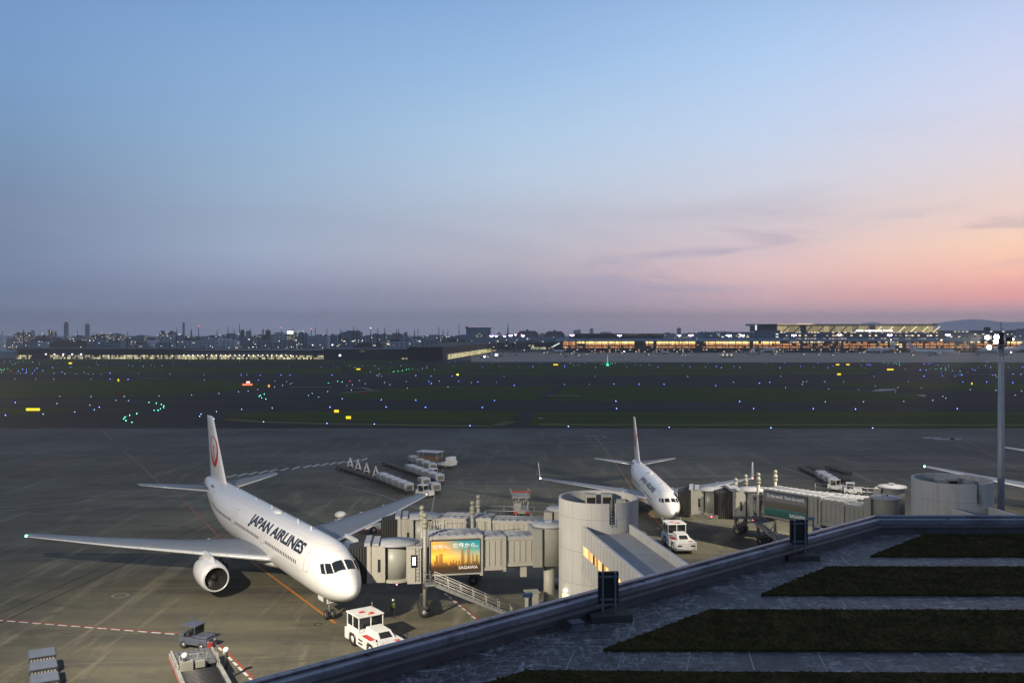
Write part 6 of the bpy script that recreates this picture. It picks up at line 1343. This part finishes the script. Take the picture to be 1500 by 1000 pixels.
# slim masts, stacks and pylons
MS = [(34.5,482,0),(72,481.5,0),(113,483,0),(137,487,0),(187,485,0),(259,480,0),(291,477.5,1),(318,483,0),(334,477.5,0),(343,481,0),(351,474,0),(367,482,0),(412,480,1),(429,481,0),(456,481.5,1),(462,479,0),(479,481.5,0),(499,481,0),(518,477,0),(523.5,481,0),(543,480.5,2),(553.5,480,0),(563.5,479,0),(581,482,0),(584,481.5,0),(607,482,0),(612.5,480.5,0),(643,478.5,0),(649,482,0),(656,484,0),(672.5,475,0),(744,473.5,3),(1442,479.5,0),(1469,481,0)]
for i, (u, v, kd) in enumerate(MS):
    y = 1900; x = (u-750)*y/F; h_ = zz(v, y); b = MB(); t_ = ['thin dark mast', 'thin mast with a red light', 'thin stack with a flame-like white light', 'lattice tower'][kd]
    rt = root('chimney_mast' if kd < 3 else 'lattice_tower', f'{t_} rising over the skyline, number {i+1} counted from the left' if False else (f'{ORD[i] if i < 20 else "thin"} {t_} from the left along the skyline' if i < 20 else f'{t_} on the skyline, {["left of the square hangar", "close left of the square hangar", "second left of the square hangar", "between chimneys over the dark sheds"][0]}'), 'mast', (x, y, 0))
    if i >= 20: rt['label'] = ['thin stack with a white light over the dark sheds', 'thin mast right of the white-lit stack', 'second thin mast right of the white-lit stack', 'left one of two close thin masts over the dark sheds', 'right one of two close thin masts over the dark sheds', 'short thin mast above the flat pale shed', 'taller thin mast above the flat pale shed', 'tall thin mast above the dark warehouse', 'low mast right of the tall warehouse mast', 'lowest mast above the dark warehouse', 'tallest mast just left of the square hangar', 'lattice tower right of the square hangar', 'thin mast on the block left of the lamp mast head', 'thin mast right of the lamp mast head'][i-20]
    b.tube((0, 0, 0), (0, 0, h_), 1.6 if kd < 3 else 3.2, .5 if kd < 3 else .4, 6); b.build('shaft', mat('mast_dark', (.045,.05,.065), .7), rt)
    if kd in (1, 2): b = MB(); b.ball((0, 0, h_), 1.5, 6); b.build('lamp', emis('warn_red', ()) if kd == 1 else emis('small_white', ()), rt)
# bright works sign and other big lights
rt = root('lit_billboard', 'bright greenish-white lit panel on the works skyline', 'billboard', ((425-750)*1650/F, 1650, 0)); b = MB(); b.bx(-5.6, 5.6, 0, 1, zz(489, 1650), zz(484.6, 1650)); b.build('face', emis('works_white', (.95, 1, .8), 1.8), rt); b = MB(); b.bx(-4, -3, 1, 2, 0, zz(488, 1650)); b.bx(3, 4, 1, 2, 0, zz(488, 1650)); b.build('leg', dsteel, rt); b = MB(); b.bx(-6, 8, 1.1, 2, zz(499, 1650), zz(489, 1650)); b.build('lit_wall', winmat('works_lit', (.2,.2,.13), [(.6,.6,.35), (.4,.4,.28)], 3, 3, .8, .6, .8, .8), rt)
# town lights on posts: scattered singles, all alike
def lamp_post(name, e, h_, rad, label, group):
    b = MB(); b.tube((0, 0, 0), (0, 0, h_), .15, n=5); b.ball((0, 0, h_), rad, 6, 1); return tag(b.build(name, [dark_wall, e]), label, 'street lamp', group)
rnd = random.Random(11); Ls = {}
spec = [('w', emis('town_white', (1,.95,.85), 5), 'small white street lamp in the distant town'), ('y', emis('town_warm', (1,.72,.35), 4), 'small yellowish street lamp in the distant town'), ('c', emis('town_cool', (.7,.9,1), 5), 'small bluish white street lamp in the distant town'), ('o', emis('town_red', (1,.25,.12), 4), 'small orange-red lamp in the distant town')]
known = [(134,499,'w'),(139.5,498.7,'w'),(121,508,'w'),(60,500,'c'),(16,508.5,'w'),(18.5,508,'y'),(22,509,'y'),(151,501,'y'),(177,502,'c'),(206,507.5,'w'),(209,507,'w'),(195,500,'w'),(238,506.5,'c'),(254,506,'w'),(232,491,'y'),(240,491.5,'y'),(10,506.5,'w'),(45,491,'w'),(310,506.5,'w'),(337,509,'w'),(347,508.5,'w'),(355,507.5,'y'),(366,509,'w'),(373,508,'w'),(384,507.5,'y'),(395.5,509.5,'y'),(409,508.5,'w'),(420,509.5,'y'),(428,508,'w'),(436,508.5,'w'),(443,509.5,'w'),(437.5,485,'y'),(445,485,'w'),(470,505,'c'),(482,503,'w'),(519,500,'y'),(521,498,'w'),(526,501,'y'),(571,504.5,'w'),(573,491,'w'),(585,500,'y'),(596,501,'w'),(601,503.5,'c'),(613,496.5,'w'),(620.5,494,'w'),(633,502,'y'),(638,503,'w'),(649,500,'w'),(652,501,'w'),(657,501,'w'),(660,501.3,'w'),(663,501.8,'w'),(640,495,'w'),(643,495.5,'w'),(658,493,'c'),(757,497.5,'w'),(742,497.5,'w'),(729,500,'y'),(795,500,'w'),(768,512.5,'w'),(1040,491.5,'y'),(1052,492,'y'),(1077,492,'w'),(1094,491,'w'),(1150,491.5,'w'),(1272,491.5,'w'),(1310,491,'w')]
for _ in range(110):
    u = rnd.uniform(2, 830); known.append((u, rnd.choice([rnd.uniform(488, 494), rnd.uniform(494, 500), rnd.uniform(500, 509)]), rnd.choice('wwyycco')))
for u, v, k in known:
    y = 1440 if v > 503 else 1640 if v > 497 else 2200
    if u > 715 and v > 495: y = 1330
    if u > 1000: y = 1335
    key = (k, y); h_ = zz(v, y)
    if key not in Ls:
        e, lb = [(s_[1], s_[2]) for s_ in spec if s_[0] == k][0]; Ls[key] = lamp_post('street_lamp', e, 10, .55*y/1640, lb, {'w': 'white town lamps', 'y': 'yellowish town lamps', 'c': 'bluish town lamps', 'o': 'orange town lamps'}[k]); o = Ls[key]
    else: o = Ls[key].copy(); COL.objects.link(o)
    o.location = ((u-750)*y/F, y-6, h_-10)
# twin-headed apron masts before the far pier
TW = [(720,492.5,1,1290),(727,492.6,.7,1290),(739,492.6,.7,1290),(748,491.6,1,1290),(755,490.6,.5,1290),(766,492.2,.9,1290),(838,491.2,1.1,1240),(907.5,491.6,1.1,1240),(995,491.8,.8,1240),(1012,491.4,1.2,1240),(1067.5,491.6,1.4,1240),(1087.5,491.4,1.2,1240),(1163,491.4,1.3,1240),(1230,490.8,1.1,1240),(1303.5,491,1.3,1240),(1388.5,490.8,1.3,1240),(1461,490.6,1.3,1240)]
wl = ['far left of the group', 'second of the left group', 'third of the left group', 'fourth of the left group', 'fifth of the left group', 'right end of the left group', 'at the left end of the amber pier', 'over the first long amber bay', 'small one before the pier middle', 'right of the small one at the pier middle', 'left of two close masts before the office block', 'right of two close masts before the office block', 'before the left part of the far hall', 'before the hall middle', 'before the right part of the far hall', 'right of the far hall', 'just left of the near lamp mast head']
for i, (u, v, k, y) in enumerate(TW):
    x = (u-750)*y/F; h_ = zz(v, y); rt = root('twin_lamp_mast', 'twin-headed violet-white apron lamp mast, '+wl[i], 'lamp mast', (x, y, 0))
    b = MB(); b.tube((0, 0, 0), (0, 0, h_-.8), .42, .3, 8); b.build('pole', mat('far_pole', (.22,.2,.22), .6), rt)
    for sg in (1, -1): b = MB(); b.ball((sg*1.5*k, 0, h_+.5), 1.05*k, 8, 0, (1.1, .6, .6)); b.tube((0, 0, h_-.8), (sg*1.4*k, 0, h_+.2), .3*k, n=6, mi=0); b.build('lamp_head', E_violet, rt)
for u, v, r_, lb in ((727, 519.5, 2.0, 'big violet-white flood lamp glowing low beside the warehouse'), (709.5, 522.3, 1.4, 'smaller violet flood lamp in front of the yellow warehouse flank'), (914.5, 514.6, 1.0, 'low violet lamp at the foot of the first amber bay'), (498, 520.4, 1.5, 'violet lamp on the dark shed left of the warehouse'), (487, 505, 1.2, 'violet-white lamp at the foot of the ribbed building'), (458, 505.2, 1.0, 'white lamp at the foot of the pale ribbed building'), (1379, 498, 1.6, 'orange-white lamp on the right of the far hall'), (1305, 497.6, 1.2, 'white lamp between the hall storeys and the pier roof'), (1481, 515.7, 1.1, 'violet lamp right of the near lamp mast pole')):
    y = 930 if v > 515 else 1240; x = (u-750)*y/F; z = max(1.5, zz(v, y)); b = MB(); b.tube((0, 0, 0), (0, 0, z), .15, n=5); b.ball((0, 0, z), r_*.62, 8, 1, (1, .6, 1)); tag(b.build('flood_lamp', [dark_wall, E_violet if 'violet' in lb else emis('orange_white', (1,.72,.42), 8)]), lb, 'flood lamp', loc=(x, y, 0))
# parked airliners on the far apron
for u, v, y, rz, sc, lb in ((1103, 520.5, None, R(75), 1.0, 'white far airliner nose-on before the amber pier, left of the pair'), (1139, 516.5, None, R(140), 1.0, 'far white airliner parked just behind and right of the nose-on one'), (1268, 517, None, R(20), 1.0, 'far airliner lying side-on below the hall middle'), (1402, 521, None, R(160), 1.05, 'far airliner with a pinkish tail left of the near lamp mast'), (1432, 518.5, None, R(-3), 1.2, 'pale blue far airliner seen side-on behind the mast lamps'), (978, 518.5, None, R(100), .7, 'small far airliner below the second amber bay'), (826, 517, None, R(120), .8, 'dim far airliner at the left end of the amber pier')):
    x, y = G(u, v); dup(p767 if sc > .9 else p737, (x, y, 0), rz, lb, 'airliners parked on the far apron', sc, ('cabin', 'door', 'registration', 'blade', 'flap', 'panel', 'plate', 'number', 'navigation'))
# small service vehicles on the far apron
def van():
    rt = root('service_van', 'small service van on the far apron', 'van', (0, 0, 0), 0, 'small vehicles on the far apron')
    b = MB(); b.bx(-2.6, 1.4, -1, 1, .5, 2.4); b.bx(1.4, 2.6, -1, 1, .5, 1.5); b.build('body', greyp, rt, bev=.1); b = MB(); b.bx(1.42, 1.6, -.9, .9, 1.5, 2.2); b.build('windscreen', glass, rt)
    for x in (-1.6, 1.6):
        for sg in (1, -1): b = MB(); wheel(b, (x, sg*.9, .4), .4, .25); b.build('wheel', [dark, steel], rt)
    for sg in (1, -1): b = MB(); b.ball((2.6, sg*.7, .9), .22, 6); b.build('headlight', emis('van_lamp', (1,.85,.6), 8), rt)
    return rt
vn = van(); rnd = random.Random(5); fst = True
for k in range(36):
    u, v = (rnd.uniform(700, 1500), rnd.uniform(516.5, 521)) if k < 26 else (rnd.uniform(700, 860), rnd.uniform(518, 527)); x, y = G(u, v)
    if fst: vn.location = (x, y, 0); vn.rotation_euler.z = R(-90); fst = False
    else: dup(vn, (x, y, 0), rnd.choice([R(-90), 0, R(180), R(-60)]))
rt0 = None
for k in range(3):
    x, y = G(1058.5+6.2*k, 523.5); rt = root('cargo_container', ['left', 'middle', 'right'][k]+' one of three lit pale containers on the far apron', 'container', (x, y, 0)); b = MB(); b.bx(-1.9, 1.9, -1.5, 1.5, 1.0, 5.2); b.build('box', mat('lit_pale', (.8,.72,.55), .6), rt, bev=.2); b = MB(); b.bx(-2.2, 2.2, -1.6, 1.6, .4, 1.0); b.build('base', dark, rt); b = MB(); b.bx(-.9, .9, -1.56, -1.5, 2.2, 4.0); b.build('lit_door', emis('container_lit', (1,.8,.5), .9), rt)
# belts of far trees
def foliage(name, label, u0, u1, v, y, hh, kind=None):
    x0, x1 = span(u0, u1, y); b = MB(); rnd = random.Random(int(u0)); n = int((x1-x0)*6)
    for _ in range(n):
        x = rnd.uniform(x0, x1); top = hh*(.55+.45*abs(math.sin(x*.13)*math.cos(x*.047+1))); z = top*(1-rnd.random()**2*.9); yy = rnd.uniform(-5, 5); s_ = rnd.uniform(.7, 1.6)
        pts = [Vector((rnd.uniform(-1, 1), rnd.uniform(-1, 1), rnd.uniform(-1, 1)))*s_+Vector((x, yy, z)) for _ in range(3)]; b.add([tuple(p) for p in pts], [(0, 1, 2)])
    o = b.build(name, mat('far_foliage', (.022,.032,.022), .9, var=.4, scale=.2), fix=False); o.location = (0, y, 0); o['kind'] = 'stuff'; o['label'] = label; o['category'] = 'trees'
foliage('tree_belt', 'dark belt of distant trees behind the lamp-lit shed', 336, 470, 0, 1250, 12)
foliage('tree_belt', 'dark belt of distant trees left of the amber pier', 700, 830, 0, 1325, 8)
foliage('tree_belt', 'dark distant trees above the left cargo shed', 30, 330, 0, 1380, 9)
foliage('tree_belt', 'far low wood along the base of the town', -60, 1000, 0, 2350, 17)
# faint mountains beyond the right skyline
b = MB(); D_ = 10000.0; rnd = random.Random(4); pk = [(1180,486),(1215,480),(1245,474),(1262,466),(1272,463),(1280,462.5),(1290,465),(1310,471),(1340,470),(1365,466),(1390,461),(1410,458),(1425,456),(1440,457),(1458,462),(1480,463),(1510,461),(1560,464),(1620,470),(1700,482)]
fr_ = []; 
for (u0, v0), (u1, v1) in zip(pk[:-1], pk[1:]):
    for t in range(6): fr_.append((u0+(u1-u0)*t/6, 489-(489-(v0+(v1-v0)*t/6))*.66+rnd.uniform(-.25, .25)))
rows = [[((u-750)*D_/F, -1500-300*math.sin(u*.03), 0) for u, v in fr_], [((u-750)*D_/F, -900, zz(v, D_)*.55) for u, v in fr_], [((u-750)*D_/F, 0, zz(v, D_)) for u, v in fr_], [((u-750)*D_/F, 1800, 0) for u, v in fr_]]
b.loft(rows, 0, (0, 0), True, closed=False); o = b.build('mountain_ridge', mat('hazed_ridge', (.97,.80,.88), 1.0, var=.03, scale=.0005), fix=False, kind='structure'); o.location = (0, D_, 0)  # distance haze is put into this pale pink colour

# ================================================================ evening haze round the whole place
b = MB(); b.bx(-12400, 12400, -200, 12600, -1.0, 292)
hz = b.build('haze', None or mat('haze_tmp'), kind='stuff'); hm = bpy.data.materials.new('evening_haze'); hm.use_nodes = True; hm.node_tree.nodes.clear(); t = NT(hm.node_tree)
pv = t.node('ShaderNodeVolumePrincipled'); pv.inputs['Color'].default_value = (.97, .98, .96, 1); pv.inputs['Density'].default_value = 1.15e-4; pv.inputs['Anisotropy'].default_value = 0.0
t.l.new(pv.outputs[0], t.node('ShaderNodeOutputMaterial').inputs['Volume']); hz.data.materials[0] = hm
